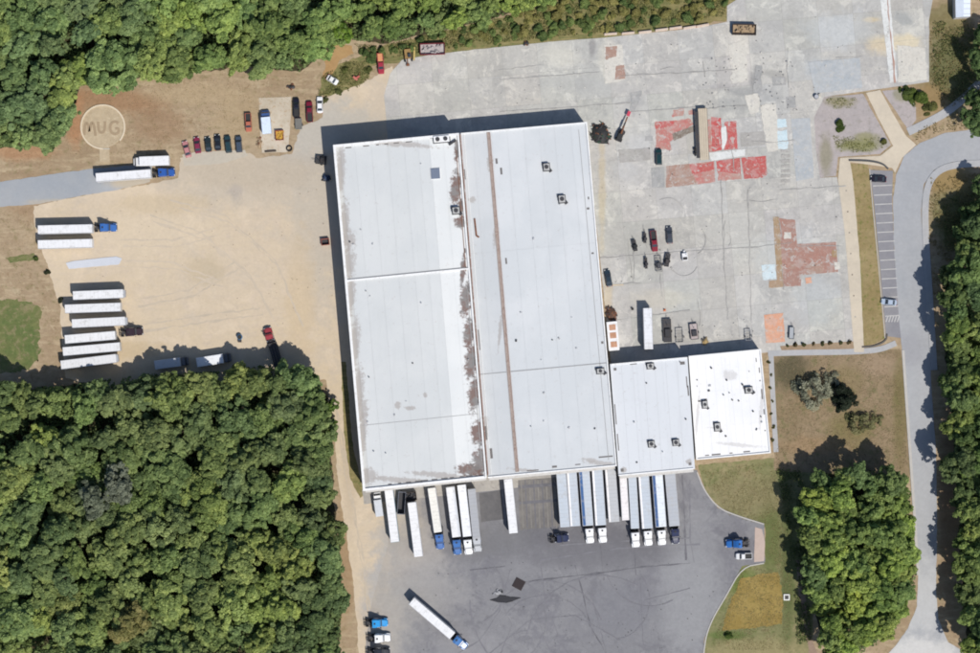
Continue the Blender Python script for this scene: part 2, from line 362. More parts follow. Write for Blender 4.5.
# ---- the old factory floor slab, laid in concrete panels
CONC = (.465, .455, .425)
conc_m = ground('old_concrete', CONC, (.415, .408, .385), .18, .03, .2, tint=(.51, .495, .45), objcol=True, bump=.12, contrast=(.36, .64), wob=.9, speck=[(.06, .50, .60, (.395, .388, .368), .7), (.11, .53, .62, (.365, .358, .338), .6), (.30, .56, .64, (.34, .335, .325), .6), (.16, .55, .62, (.56, .545, .50), .7), (.9, .60, .68, (.26, .255, .245), .6)], blobs=[
    (592, 47, 4, 11, 0, (.27, .26, .255), .8), (635, 100, 9, 10, 20, (.36, .355, .345), .8), (580, 85, 60, 8, 5, (.40, .395, .38), .6), (755, 80, 6, 16, 0, (.25, .25, .25), .85), (745, 92, 22, 6, 0, (.29, .29, .29), .7),
    (735, 105, 26, 8, 0, (.34, .34, .33), .7), (775, 75, 14, 5, 20, (.30, .295, .28), .75), (770, 98, 10, 4, 0, (.33, .33, .32), .6), (718, 88, 14, 5, 0, (.36, .35, .34), .7), (905, 20, 10, 7, 30, (.30, .31, .31), .7),
    (880, 45, 18, 10, 0, (.60, .50, .33), .7), (908, 42, 18, 9, 0, (.62, .53, .36), .7), (872, 20, 10, 3, 0, (.60, .50, .33), .7), (905, 68, 18, 12, 0, (.36, .37, .37), .5),
    (740, 60, 14, 28, 0, (.60, .58, .53), .75), (610, 62, 12, 20, 0, (.60, .565, .48), .7), (560, 55, 22, 12, 0, (.55, .53, .47), .6), (822, 70, 18, 12, 0, (.42, .45, .47), .6), (690, 290, 60, 40, 0, (.42, .415, .395), .6),
    (640, 240, 26, 30, 0, (.385, .375, .355), .7), (602, 190, 4, 60, 0, (.46, .40, .29), .7), (608, 300, 5, 26, 0, (.50, .43, .31), .7), (625, 170, 16, 14, 0, (.42, .42, .41), .6), (640, 145, 14, 12, 0, (.50, .495, .48), .6),
    (660, 300, 34, 10, 0, (.50, .47, .40), .6), (690, 140, 14, 18, 0, (.44, .42, .38), .7), (790, 250, 40, 26, 0, (.44, .455, .455), .5), (735, 230, 22, 30, 0, (.46, .455, .43), .6), (745, 290, 12, 30, 0, (.52, .50, .46), .6), (400, 85, 20, 20, 0, (.52, .50, .46), .7),
    (840, 30, 40, 20, 0, (.46, .475, .48), .6), (815, 300, 26, 26, 0, (.44, .455, .45), .6)])
slab_px = [(386, 116), (384, 96), (390, 74), (402, 60), (430, 55), (500, 47), (560, 41), (602, 38), (650, 33), (690, 29), (727, 22), (727, 6), (740, -2), (760, -40), (940, -40), (929, 20), (929, 82), (880, 89), (824, 97), (814, 118), (816, 150), (820, 178), (837, 177), (848, 240), (858, 345), (770, 352), (690, 362), (612, 372), (586, 126), (455, 136), (388, 142)]
sheet('concrete_slab', slab_px, .05, paint('joint_filler', (.33, .32, .30), .95, .1))
slab = bpy.data.objects['concrete_slab']
def clip(poly, a, b):
    out = []; n = len(poly)
    side = lambda p: (b[0] - a[0]) * (p[1] - a[1]) - (b[1] - a[1]) * (p[0] - a[0])
    for i in range(n):
        p, q = poly[i], poly[(i + 1) % n]; sp, sq = side(p), side(q)
        if sp >= 0: out.append(p)
        if sp * sq < 0:
            t = sp / (sp - sq); out.append((p[0] + (q[0] - p[0]) * t, p[1] + (q[1] - p[1]) * t))
    return out
slab_w = [tuple(W(*p)[:2]) for p in resample(slab_px, 6, .5, 3)]
if sum(slab_w[i - 1][0] * slab_w[i][1] - slab_w[i][0] * slab_w[i - 1][1] for i in range(len(slab_w))) < 0: slab_w = slab_w[::-1]
ang = math.radians(5.0); ca, sa = math.cos(ang), math.sin(ang)
R = lambda u, v: (u * ca - v * sa, u * sa + v * ca)
pu, pv = 10.6, 9.4
rp = random.Random(4)
for i in range(-5, 16):
    for j in range(-4, 14):
        gp = .035
        u0, v0 = i * pu + gp, j * pv + gp - 10; u1, v1 = (i + 1) * pu - gp, (j + 1) * pv - gp - 10
        cell = [R(u0, v0), R(u1, v0), R(u1, v1), R(u0, v1)]; p = slab_w
        for k in range(4):
            p = clip(p, cell[k], cell[(k + 1) % 4])
            if len(p) < 3: break
        if len(p) < 3: continue
        ar = abs(sum(p[k - 1][0] * p[k][1] - p[k][0] * p[k - 1][1] for k in range(len(p)))) / 2
        if ar < 1.5: continue
        t = rp.uniform(.955, 1.03)
        if rp.random() < .05: t *= .94
        MB().prism(p, .03, .07).build('slab_panel', conc_m, slab, color=(t * rp.uniform(.99, 1.02), t, t * rp.uniform(.97, 1.01)))

def floor_mat(name, c, c2, tint=None): return ground(name, c, c2, .2, .12, .45, tint=tint, bump=.08, speck=[(.22, .53, .60, tuple(.55 * a + .45 * b for a, b in zip(c, CONC)), .7), (.5, .56, .62, (.45, .44, .41), .75), (.9, .58, .64, (.36, .34, .32), .5)])
F = {'red': floor_mat('red_floor_paint', (.47, .10, .095), (.40, .125, .11), (.43, .22, .19)),
     'redworn': floor_mat('worn_red_floor_paint', (.46, .17, .15), (.40, .27, .23), (.44, .36, .31)),
     'redbrown': floor_mat('brown_red_floor', (.34, .21, .165), (.36, .26, .21), (.42, .30, .26)),
     'rustfloor': floor_mat('rust_brown_floor', (.35, .195, .155), (.33, .21, .175), (.40, .265, .22)),
     'smear': floor_mat('dark_soil_smear', (.19, .155, .125), (.24, .205, .17), (.30, .27, .24)),
     'white': floor_mat('white_screed', (.64, .645, .62), (.58, .59, .57)),
     'cream': floor_mat('cream_screed', (.60, .575, .51), (.54, .515, .46), (.50, .47, .42)),
     'grey': floor_mat('grey_tile', (.335, .32, .295), (.37, .355, .335)),
     'dgrey': floor_mat('dark_grey_screed', (.30, .30, .29), (.35, .345, .335)),
     'blue': floor_mat('pale_blue_floor', (.50, .62, .66), (.55, .61, .62)),
     'bluegrey': floor_mat('blue_grey_screed', (.375, .40, .415), (.42, .43, .43)),
     'orange': floor_mat('orange_floor', (.60, .30, .19), (.58, .34, .24), (.55, .40, .30)),
     'olive': floor_mat('worn_ochre_floor', (.33, .23, .13), (.36, .26, .18))}
PZ = [0]
def patch(kind, pts, jit=.35):
    jit = max(jit, .3) * 1.5
    PZ[0] += 1; return sheet('floor_patch', pts, .074 + .0015 * PZ[0], F[kind], jit, 1.6, parent=slab, depth=.01)
patch('redworn', [(655, 122), (690, 119), (694, 124), (680, 134), (670, 142), (672, 150), (656, 150)], .9)
patch('red', [(655, 122), (674, 121), (673, 126), (656, 129)], .6)
patch('redworn', [(673, 110), (684, 109), (683, 116), (672, 117)], 1.0); patch('redworn', [(688, 111), (696, 110), (695, 115), (689, 115)], 1.0)
patch('red', [(711, 117), (721, 118), (722, 150), (712, 152)], .3); patch('red', [(724, 122), (736, 121), (738, 149), (724, 150), (727, 138)], .5)
patch('redworn', [(705, 120), (710, 119), (712, 152), (708, 152)], .5)
patch('white', [(709, 153), (745, 149), (745, 156), (711, 161)], .3); patch('white', [(721, 128), (726, 126), (727, 140), (724, 149), (722, 149)], .3)
patch('redbrown', [(666, 166), (690, 164), (697, 184), (666, 188)], .4); patch('redworn', [(689, 164), (714, 161), (715, 182), (697, 184.5)], .3); patch('red', [(690, 164.5), (713, 162), (714, 170), (692, 174)], .8)
patch('red', [(716, 161), (740, 158), (741, 176), (724, 179), (718, 174)], .3); patch('redworn', [(718, 172), (741, 174), (742, 179), (718, 181)], .6); patch('red', [(741, 158), (766, 156), (767, 174), (762, 178), (744, 179)], .4)
patch('smear', [(672, 134), (690, 127), (708, 121), (708, 128), (693, 132), (684, 136), (674, 141)], .9)
patch('grey', [(740, 133), (764, 131), (765, 145), (741, 147)], .1); patch('dgrey', [(651, 168), (664, 167), (665, 187), (652, 188)], .2); patch('dgrey', [(645, 136), (653, 136), (653, 141), (645, 141)])
patch('blue', [(773, 119), (786, 119), (787, 127), (774, 129)], .8); patch('blue', [(775, 131), (787, 130), (788, 149), (776, 150)], .9)
patch('bluegrey', [(791, 119), (810, 118), (814, 178), (796, 181)], .3)
patch('rustfloor', [(778, 218), (795, 220), (797, 244), (836, 242), (838, 272), (801, 275), (801, 286), (777, 287)], .15); patch('olive', [(773, 217), (779, 217), (783, 280), (783, 287), (769, 288), (769, 281), (777, 280)], .2)
patch('redbrown', [(807, 265), (823, 263), (824, 272), (808, 274)], .1); patch('cream', [(784, 232), (791, 232), (791, 239), (784, 239)], .6); patch('redbrown', [(789, 251), (795, 251), (795, 257), (789, 257)], .5); patch('redbrown', [(790, 264), (796, 264), (796, 269), (790, 269)], .3)
patch('blue', [(761, 265), (775, 264), (776, 279), (763, 280)], .7); patch('orange', [(805, 278), (811, 277), (812, 283), (806, 284)], .3)
patch('orange', [(764, 315), (783, 313), (785, 342), (766, 343)], .3)
patch('cream', [(604, 45), (622, 45), (625, 80), (605, 84)], .5); patch('redbrown', [(605, 47), (617, 46), (616, 57), (606, 60)], .8); patch('redbrown', [(616, 66), (624, 65), (625, 79), (615, 80)], .6)
patch('dgrey', [(772, 77), (785, 77), (786, 85), (773, 86)], .3); patch('dgrey', [(786, 97), (795, 97), (796, 108), (787, 108)], .3); patch('cream', [(745, 95), (758, 94), (760, 112), (750, 114)], .8)
patch('dgrey', [(630, 93), (642, 91), (640, 100), (634, 112), (630, 111)], .9); patch('grey', [(618, 150), (650, 148), (650, 160), (620, 163)], .5)
patch('white', [(880, 0), (890, -2), (897, 82), (890, 83)], .4); patch('cream', [(897, 45), (925, 48), (927, 80), (898, 83)], .8); patch('cream', [(728, 45), (745, 40), (748, 80), (732, 84)], 1.2)
patch('bluegrey', [(808, 62), (860, 58), (862, 88), (815, 94)], .5); patch('dgrey', [(756, 65), (762, 66), (762, 92), (753, 92)], 1.0); patch('cream', [(760, 105), (776, 104), (778, 150), (768, 152)], .8)
patch('olive', [(832, 250), (837, 250), (837, 257), (832, 257)], .1); patch('cream', [(834, 262), (839, 262), (840, 269), (835, 270)], .2)
for k in range(7): patch('grey', [(781, 150 + k * 5), (790, 149.6 + k * 5), (790, 152.2 + k * 5), (781, 152.5 + k * 5)], .3)
crack = ground('joint_stain', (.31, .30, .285), (.40, .39, .37), .25, mid=.5)
for p, w in (([(500, 112), (560, 108), (630, 103)], .45), ([(630, 112), (700, 107)], .3), ([(620, 76), (700, 72), (735, 70)], .35), ([(887, -5), (890, 30), (895, 83)], .55), ([(721, 180), (724, 260), (728, 320)], .3), ([(748, 190), (752, 340)], .25), ([(600, 258), (690, 251), (760, 247)], .3), ([(500, 80), (600, 72)], .3), ([(836, 58), (862, 57)], .5), ([(780, 190), (846, 186)], .3), ([(605, 322), (690, 310)], .25)):
    ribbon('joint_stain', p, w, .18, crack if w != .55 else ground('red_line', (.36, .17, .13), (.42, .30, .25), .2), slab, depth=.01, wob=1.0)
cr2 = random.Random(77)
for k in range(26):
    x, y = cr2.uniform(400, 840), cr2.uniform(50, 330)
    if not (x < 600 and y > 115) and not (y < 60 and x < 560):
        a = cr2.choice((0, 90)) + 5 + cr2.uniform(-6, 6); L = cr2.uniform(15, 45); dx, dy = L * math.cos(math.radians(a)), -L * math.sin(math.radians(a))
        if x + dx < 845 and y + dy > 40: ribbon('crack', [(x, y), (x + dx * .5 + cr2.uniform(-2, 2), y + dy * .5 + cr2.uniform(-2, 2)), (x + dx, y + dy)], cr2.uniform(.15, .3), .18, crack, slab, depth=.01, wob=1.5)
for cx, cy, r, a0, a1 in ((690, 240, 16, -60, 40), (684, 262, 14, 200, 340), (668, 214, 16, 20, 120), (722, 240, 9, -40, 60)):
    ribbon('tyre_mark', [(cx + r * math.cos(math.radians(a0 + (a1 - a0) * k / 6)), cy - r * math.sin(math.radians(a0 + (a1 - a0) * k / 6))) for k in range(7)], .3, .18, crack, slab, depth=.01, wob=.5)

# ---- south truck court
asph_m = ground('truck_court_asphalt', (.205, .203, .212), (.24, .237, .243), .14, .02, .1, bump=.1, contrast=(.35, .68), wob=.8, speck=[(.05, .5, .6, (.165, .162, .178), .6), (.13, .53, .64, (.155, .152, .165), .6), (.5, .57, .66, (.14, .138, .145), .5), (.25, .55, .64, (.27, .265, .27), .45)], blobs=[(385, 590, 26, 80, 0, (.41, .365, .31), .95), (395, 530, 40, 44, 0, (.43, .38, .315), .95), (600, 540, 120, 22, 4, (.135, .132, .142), .85), (440, 545, 60, 16, 4, (.18, .176, .18), .6),
    (415, 560, 34, 42, 0, (.35, .325, .30), .7), (430, 590, 40, 30, 0, (.31, .30, .29), .7), (395, 620, 26, 60, 0, (.31, .30, .285), .6), (690, 590, 34, 70, 0, (.29, .29, .295), .7),
    (590, 555, 80, 16, 2, (.165, .162, .172), .8), (540, 500, 26, 30, 0, (.15, .145, .145), .85), (490, 540, 40, 20, 0, (.17, .168, .172), .7), (520, 590, 24, 20, 0, (.19, .19, .2), .5), (440, 510, 26, 24, 0, (.24, .235, .235), .6), (470, 650, 40, 20, 0, (.27, .265, .27), .6), (620, 610, 40, 30, 0, (.19, .19, .205), .6)])
court_px = [(392, 494), (487, 484), (617, 470), (697, 470), (706, 492), (718, 508), (738, 516), (764, 524), (765, 562), (742, 566), (726, 595), (712, 618), (704, 640), (702, 720), (362, 720), (366, 640), (372, 600), (388, 545)]
sheet('truck_court', court_px, .055, asph_m, .6, 3)
court = bpy.data.objects['truck_court']
apron = ground('dock_apron_concrete', (.40, .375, .335), (.33, .31, .285), .15, .06, .3, tint=(.27, .25, .23))
sheet('dock_apron', [(362, 490), (487, 478), (617, 464), (617, 476), (488, 491), (364, 504)], .066, apron, .4, 3)
darkasp = ground('dark_asphalt_patch', (.115, .112, .115), (.145, .14, .14), .12, .1, .4)
sheet('repair_patch', [(479, 493), (501, 490), (504, 519), (481, 522)], .072, darkasp, .2, 2, parent=court, depth=.01)
sheet('repair_patch', [(518, 480), (557, 477), (559, 526), (520, 530)], .07, ground('oil_darkened_concrete', (.15, .142, .135), (.20, .188, .175), .16, .1, .4), .4, 2, parent=court, depth=.01)
tyre = ground('tyre_marks', (.125, .123, .133), (.165, .162, .174), .2, mid=.6)
tyreS = ground('faint_tyre_marks', (.172, .169, .182), (.205, .202, .216), .2, mid=.6)
for k in range(9):
    x = 521 + k * 4.2
    ribbon('tyre_mark', [(x, 480), (x + 1.2, 505), (x + 2.2, 528)], .35, .084, tyre if k % 2 else ground('apron_streak', (.24, .225, .205), (.2, .19, .175)), court, depth=.01)
for p, w in (([(518, 487), (557, 484)], 1.0), ([(519, 503), (558, 500)], .9)): ribbon('tyre_mark', p, w, .088, tyre, court, depth=.01)
for p, w, f in (([(540, 560), (620, 548), (700, 544)], .5, 0), ([(520, 582), (600, 573), (640, 567), (690, 563)], .5, 1), ([(575, 565), (582, 590), (590, 625), (610, 660)], .5, 1), ([(590, 585), (598, 620), (608, 660)], .4, 0),
             ([(540, 560), (545, 600), (560, 640), (575, 665)], .4, 0), ([(533, 600), (545, 640), (560, 670)], .4, 0), ([(682, 475), (684, 510), (686, 560)], .6, 1), ([(690, 480), (690, 540), (694, 562)], .5, 0), ([(500, 600), (512, 625), (500, 655)], .4, 0),
             ([(455, 655), (480, 640), (500, 610), (510, 570)], .4, 0), ([(645, 600), (690, 588)], .4, 0), ([(470, 570), (505, 566)], .5, 1), ([(640, 570), (643, 640), (650, 670)], .35, 0), ([(600, 540), (604, 580)], .4, 1), ([(634, 545), (636, 575)], .4, 1), ([(560, 545), (640, 540), (690, 538)], .4, 0), ([(488, 655), (530, 620), (575, 615), (620, 640)], .35, 0)):
    ribbon('tyre_mark', p, w, .08, tyre if f else tyreS, court, depth=.01, wob=.6)
for cx, cy, rr_, a0, a1 in ((545, 640, 60, 20, 150), (545, 645, 50, 10, 140), (600, 650, 75, 60, 170), (610, 600, 40, -80, 40), (500, 620, 46, -60, 60), (650, 560, 46, 200, 300), (470, 590, 34, -70, 60), (560, 600, 90, 180, 250)):
    p = [(cx + rr_ * math.cos(math.radians(a0 + (a1 - a0) * k / 8)), cy - rr_ * math.sin(math.radians(a0 + (a1 - a0) * k / 8))) for k in range(9)]
    ribbon('tyre_mark', [q for q in p if q[1] < 672 and q[0] < 698], .45, .08, tyreS, court, depth=.01, wob=.5)
kerb_m = paint('kerb_concrete', (.46, .44, .41), .9, .2, 0, .15)
ribbon('kerb', [(697, 472), (704, 490), (718, 508), (738, 516), (764, 524)], .35, .17, kerb_m, depth=.17)
ribbon('kerb', [(764, 563), (742, 567), (726, 596), (712, 619), (704, 642), (702, 690)], .35, .17, kerb_m, depth=.17)
sheet('loading_pad', [(755, 527), (762, 529), (765, 542), (764, 561), (754, 562)], .12, ground('pink_concrete', (.50, .40, .34), (.45, .36, .31), .12), .2, 2, depth=.12)

# ---- east road, walks, parking
road_m = ground('east_road_asphalt', (.325, .335, .35), (.36, .365, .375), .13, .03, .15, bump=.08, wob=.8, blobs=[(918, 440, 18, 130, 0, (.40, .405, .41), .55), (925, 600, 30, 40, 0, (.47, .47, .465), .85), (920, 655, 50, 22, 0, (.56, .55, .53), .9), (912, 350, 16, 20, 0, (.29, .29, .31), .6), (935, 150, 24, 14, 0, (.31, .325, .345), .5)])
sheet('road', [(880, 662), (896, 645), (908, 628), (917, 606), (918, 575), (915, 540), (911, 480), (906, 410), (902, 350), (897, 300), (894, 245), (893, 200), (896, 175), (904, 156), (920, 143), (945, 133), (985, 128), (1040, 128), (1040, 160), (985, 160), (952, 162), (934, 170), (924, 184), (921, 210), (924, 260), (928, 320), (931, 380), (936, 450), (937, 520), (936, 590), (938, 618), (948, 642), (972, 656), (1040, 660), (1040, 720), (870, 720)], .05, road_m, .5, 3)
walk_m = ground('pale_walk_concrete', (.56, .49, .385), (.50, .44, .35), .10, .06, .3)
side_m = ground('grey_walk_concrete', (.36, .365, .375), (.41, .405, .40), .12, .06, .3)
ribbon('pavement', [(1040, 163), (985, 163), (952, 165), (936, 172), (927, 186), (924.5, 212), (927, 260), (931, 320), (934, 370)], 2.0, .16, side_m, depth=.16)
ribbon('kerb', [(903, 350), (907, 410), (912, 480), (916, 540), (918, 575)], .8, .15, kerb_m, depth=.15)
walk = sheet('footpath', [(840, 158), (880, 156), (893, 146), (878, 118), (866, 93), (880, 90), (892, 112), (906, 136), (916, 145), (902, 158), (895, 173), (892, 168), (850, 162), (853, 180), (860, 260), (864, 352), (854, 352), (850, 300), (845, 235), (838, 180)], .105, walk_m, .25, 3, depth=.1)
for k in range(7): sheet('inset_stud', [(845.5 + k * 1.5, 190 + k * 21), (846.9 + k * 1.5, 190 + k * 21), (846.9 + k * 1.5, 191.4 + k * 21), (845.5 + k * 1.5, 191.4 + k * 21)], .12, F['smear'], parent=walk, depth=.02)
ribbon('footpath', [(908, 132), (925, 124), (946, 113), (962, 100), (978, 84), (1010, 60)], 2.4, .09, side_m, depth=.08)
grav_m = ground('mauve_gravel', (.36, .325, .315), (.40, .355, .34), .2, .05, .3, tint=(.30, .275, .25), blobs=[(860, 145, 26, 7, 0, (.20, .20, .075), .85), (840, 102, 16, 6, 0, (.24, .215, .12), .8), (826, 155, 7, 22, 0, (.25, .23, .16), .8), (900, 95, 8, 8, 0, (.2, .2, .08), .5), (866, 137, 14, 5, 0, (.23, .22, .09), .7)])
sheet('gravel_bed', [(823, 97), (863, 94), (876, 118), (891, 145), (880, 154), (838, 157), (836, 176), (820, 178), (816, 150), (814, 118)], .06, grav_m, .4, 2)
sheet('gravel_bed', [(882, 91), (908, 89), (916, 108), (916, 120), (908, 130), (895, 110)], .06, grav_m, .4, 2)
sheet('lawn', [(850, 164), (868, 164), (873, 200), (880, 270), (885, 338), (874, 344), (863, 346), (858, 250)], .06, lawn_strip_m, .3, 2)
pk_m = ground('parking_asphalt', (.225, .222, .24), (.26, .255, .265), .1, .05, .2)
sheet('parking_lot', [(870, 170), (893, 171), (892, 200), (894, 250), (899, 320), (901, 338), (886, 336), (880, 270), (874, 205)], .062, pk_m, .15, 3)
lot = bpy.data.objects['parking_lot']; wl = paint('line_paint', (.47, .46, .44), .8, .2, 0, .3)
for k in range(15):
    y = 186 + k * 9.3; x0 = 871.5 + (y - 170) * .094; x1 = 892 + max(0, (y - 200)) * .062
    ribbon('bay_line', [(x0, y), (x1, y - .8)], .28, .068, wl, lot, smooth=0, depth=.005)
for k in range(5): ribbon('bay_line', [(886 + k * 2.8, 322), (888 + k * 2.8, 316)], .3, .068, wl, lot, smooth=0, depth=.005)
ribbon('kerb', [(869.5, 169), (872.5, 205), (879, 270), (885, 338)], .25, .15, kerb_m, depth=.15)
ribbon('footpath', [(768, 353.5), (800, 352.5), (850, 352), (880, 350), (896, 343)], 1.7, .09, side_m, depth=.08)
ribbon('footpath', [(771, 355), (773, 400), (776, 452)], 1.5, .085, side_m, depth=.08)
sheet('planting_bed', [(780, 346), (858, 341), (862, 349), (782, 351)], .086, ground('mulch', (.33, .25, .17), (.28, .20, .13), .3), .4, 2)
ribbon('kerb', [(849, 160.5), (870, 161), (883, 164), (888, 169)], .45, .5, paint('dark_wall_coping', (.09, .09, .09), .9, .2), depth=.5)
ribbon('kerb', [(862, 347), (874, 346.5), (886, 341), (887, 334)], .45, .3, paint('dark_kerb', (.12, .11, .10), .9, .2), depth=.3)

# ------------------------------------------------------------------ the warehouse
HW, HE, HS, HA = 10.5, 8.0, 7.0, 5.0
QW = [(333, 145), (459, 133), (487, 478), (363, 491)]
QE = [(459.6, 133.2), (587, 122), (617, 466), (487.8, 478)]
QS = [(610, 364), (687.5, 357), (695, 469), (618.8, 476)]
QA = [(688.6, 356), (761, 349), (771, 453), (696.2, 460)]
def bil(q, u, v): return tuple(q[0][i] * (1 - u) * (1 - v) + q[1][i] * u * (1 - v) + q[2][i] * u * v + q[3][i] * (1 - u) * v for i in range(2))
def bw(q, u, v, z): return W(*bil(q, u, v), z)
wh = empty('warehouse', W(476, 312, 0), 0, 'large flat-roofed warehouse of joined pale grey and white roof blocks', 'warehouse')
WL = Vector(wh.location)
def rel(p): return (p[0] - WL.x, p[1] - WL.y)
bx_roof = dict(
    stains_w=[(340, 172, 5, 26), (344, 225, 5, 24), (348, 262, 7, 16), (350, 298, 5, 22), (354, 345, 6, 26), (358, 390, 6, 24), (362, 435, 5, 24), (368, 476, 10, 8), (400, 480, 30, 3), (440, 475, 30, 3), (390, 143, 44, 3), (348, 240, 8, 10), (360, 410, 8, 12), (398, 405, 3, 4), (425, 395, 2, 3), (410, 408, 6, 2)],
    rust_w=[(457, 150, 2, 10), (456, 188, 4, 14), (462, 205, 3, 6), (461, 222, 5, 5), (463, 270, 2, 14), (466, 300, 4, 15), (469, 333, 4, 12), (472, 360, 5, 16), (474, 395, 4, 14), (479, 432, 6, 10), (480, 462, 6, 12), (470, 470, 10, 5)],
    stains_e=[(472, 200, 4, 3), (600, 463, 16, 2.2), (524, 470, 14, 1.6), (590, 460, 8, 2), (500, 330, 1.6, 20), (490, 163, 3, 7), (496, 235, 3, 12), (484, 430, 4, 16), (606, 200, 1, 40)])
def roof_mat(name, base, alt, z, dark=(), rust=(), var=.06, grime=None, gamt=.5, dk=.8):
    t = NT(name); nz = t.noise(.75, 8, .8)
    c = t.mix(t.rng(t.noise(.06, 5, .6), .38, .62), base, alt)
    m = t.n('ShaderNodeMapping'); t.put(m.inputs['Vector'], t.P); m.inputs['Rotation'].default_value = (0, 0, math.radians(-5)); m.inputs['Scale'].default_value = (1, .12, 1)
    c = t.mix(t.math('MULTIPLY', t.rng(t.noise(.5, 5, .65, m.outputs[0]), .5, .75), .35), c, tuple(x * .86 for x in base))
    c = t.mix(t.math('MULTIPLY', t.rng(t.noise(.9, 6, .75), .58, .70), gamt), c, grime or (.42, .40, .38))
    for (px, py, rx, ry) in dark: c = t.mix(t.math('MULTIPLY', t.blob(px, py, rx, ry, 5, z, 1.7, nz, .35), dk), c, (.37, .345, .325))
    for (px, py, rx, ry) in rust: c = t.mix(t.math('MULTIPLY', t.blob(px, py, rx * 1.45, ry * 1.25, 5, z, 1.7, nz, .35), .9), c, t.mix(t.rng(t.noise(.35, 4, .6), .42, .58), (.15, .135, .128), (.125, .07, .055)))
    c = t.mix(1.0, c, t.objcol(), 'MULTIPLY')
    return t.done(c, .75, .25)
rW = roof_mat('grey_white_membrane', (.575, .588, .582), (.54, .557, .555), HW, bx_roof['stains_w'], bx_roof['rust_w'])
rE = roof_mat('pale_metal_roofing', (.58, .597, .605), (.535, .557, .568), HE, bx_roof['stains_e'], dk=.7)
rS = roof_mat('bluish_white_membrane', (.61, .63, .65), (.595, .615, .635), HS, [(624, 470, 3, 3), (689, 462, 3, 3)])
rA = roof_mat('bright_white_membrane', (.79, .785, .775), (.74, .745, .75), HA, [(697, 420, 1.5, 30), (715, 428, 8, 1), (740, 445, 22, 2), (762, 400, 2, 30), (730, 375, 8, 5)], gamt=.3, dk=.4)
wall_m = paint('ribbed_wall_panels', (.50, .49, .47), .7, .3, 0, .12, dirt=(.33, .29, .25))
cop_m = paint('white_coping', (.76, .76, .75), .6, .3, 0, .1, dirt=(.5, .47, .43), dirt_amt=.5)
def ring(q, z0, z1, w, name, mat, par, skip=()):
    for k in range(4):
        if k in skip: continue
        a, b = W(*q[k], z1), W(*q[(k + 1) % 4], z1); d = (b - a).normalized(); nn = Vector((-d.y, d.x, 0))
        c = W(*bil(q, .5, .5), z1)
        if (c - a).dot(nn) < 0: nn = -nn
        a2, b2 = a + d * (w + .01), b - d * .0
        p = [rel(a2 + nn * .0), rel(b2), rel(b2 + nn * w), rel(a2 + nn * w)]
        MB().prism(p, z0, z1).build(name, mat, par)
def block(q, h, us, vs, mat, tones, skip=(), over=.55, pw=.4):
    z = h; qi = [rel(W(*p, h)) for p in q]
    w = MB(); w.prism(qi, 0, h - .12)
    wo = w.build('wall', wall_m, wh)
    for k in range(4):      # vertical ribs of the cladding
        if k in skip: continue
        a, b = Vector(qi[k]), Vector(qi[(k + 1) % 4]); L = (b - a).length; r = MB(); n = int(L / 2.4)
        d = (b - a) / L; nn = Vector((d.y, -d.x)); c = sum((Vector(p) for p in qi), Vector((0, 0))) / 4
        if (a + nn - c).length < (a - nn - c).length: nn = -nn
        for i in range(1, n): p = a + d * (L * i / n) + nn * .04; r.box(p.x, p.y, h / 2 - .1, .12, .1, h - .3, math.atan2(d.y, d.x))
        tag(r.build('wall_rib', wall_m, wo), kind='stuff')
    for i in range(len(us) - 1):
        for j in range(len(vs) - 1):
            e = .0003
            c4 = [bw(q, us[i] + e, vs[j] + e * .4, z), bw(q, us[i + 1] - e, vs[j] + e * .4, z), bw(q, us[i + 1] - e, vs[j + 1] - e * .4, z), bw(q, us[i] + e, vs[j + 1] - e * .4, z)]
            c4 = [rel(p) for p in c4]
            # panels are laid straight; long bays are cut so that stains stay sharp
            t = tones(i, j)
            MB().prism(c4, z - .1, z + .004 * ((i + j) % 2)).build('roof_panel', mat, wh, color=(t, t, t) if not isinstance(t, tuple) else t)
    ring(q, h - .11, h + over, pw, 'parapet', cop_m, wh, skip)
rw = random.Random(2)
usW = [.0, .055, .17, .30, .43, .56, .67, .76, .87, .995]
def tW(i, j):
    t = rw.uniform(.985, 1.012)
    return (1.2 * t, 1.19 * t, 1.18 * t) if i >= 7 else ((.93 * t, .91 * t, .88 * t) if i == 0 else (1.04 * t if i in (6,) else t))
block(QW, HW, usW, [0, .393, .812, 1], rW, tW, skip=(1,), pw=.7)
usE = [.005, .1, .212, .245, .37, .5, .62, .74, .87, 1]
tE = lambda i, j: rw.uniform(.985, 1.015) * (.94 if i in (0, 1) else 1.0)
block(QE, HE, usE, [0, .35, .70, 1], rE, tE, skip=(3,), over=.35)
block(QS, HS, [0, .34, .67, 1], [0, .35, .7, 1], rS, lambda i, j: rw.uniform(.985, 1.02), skip=(1, 3), over=.3)
block(QA, HA, [0, .5, 1], [0, .36, .7, 1], rA, lambda i, j: rw.uniform(.99, 1.01), skip=(), over=.35)
def strip(q, pts, z, w, hgt, mat, name='roof_joint'):
    for (u0, v0), (u1, v1) in zip(pts[:-1], pts[1:]):
        a, b = bw(q, u0, v0, z), bw(q, u1, v1, z); d = (b - a); L = d.length; c = (a + b) / 2
        MB().box(*rel(c), z + hgt / 2 + .005, L, w, hgt, math.atan2(d.y, d.x)).build(name, mat, wh)
gut = paint('rusty_gutter', (.34, .275, .24), .85, .2, 0, .3, dirt=(.22, .15, .12), dirt_amt=.8)
rust_fl = paint('rust_flashing', (.27, .17, .14), .85, .2, 0, .35, dirt=(.45, .42, .40), dirt_amt=.8)
sealant = paint('grey_sealant', (.33, .33, .33), .85, .2, 0, .2)
strip(QE, [(.222, .005), (.224, .33), (.226, .66), (.228, .99)], HE, .85, .14, gut, 'gutter')
strip(QE, [(.236, .005), (.24, .99)], HE, .18, .22, rust_fl, 'flashing')
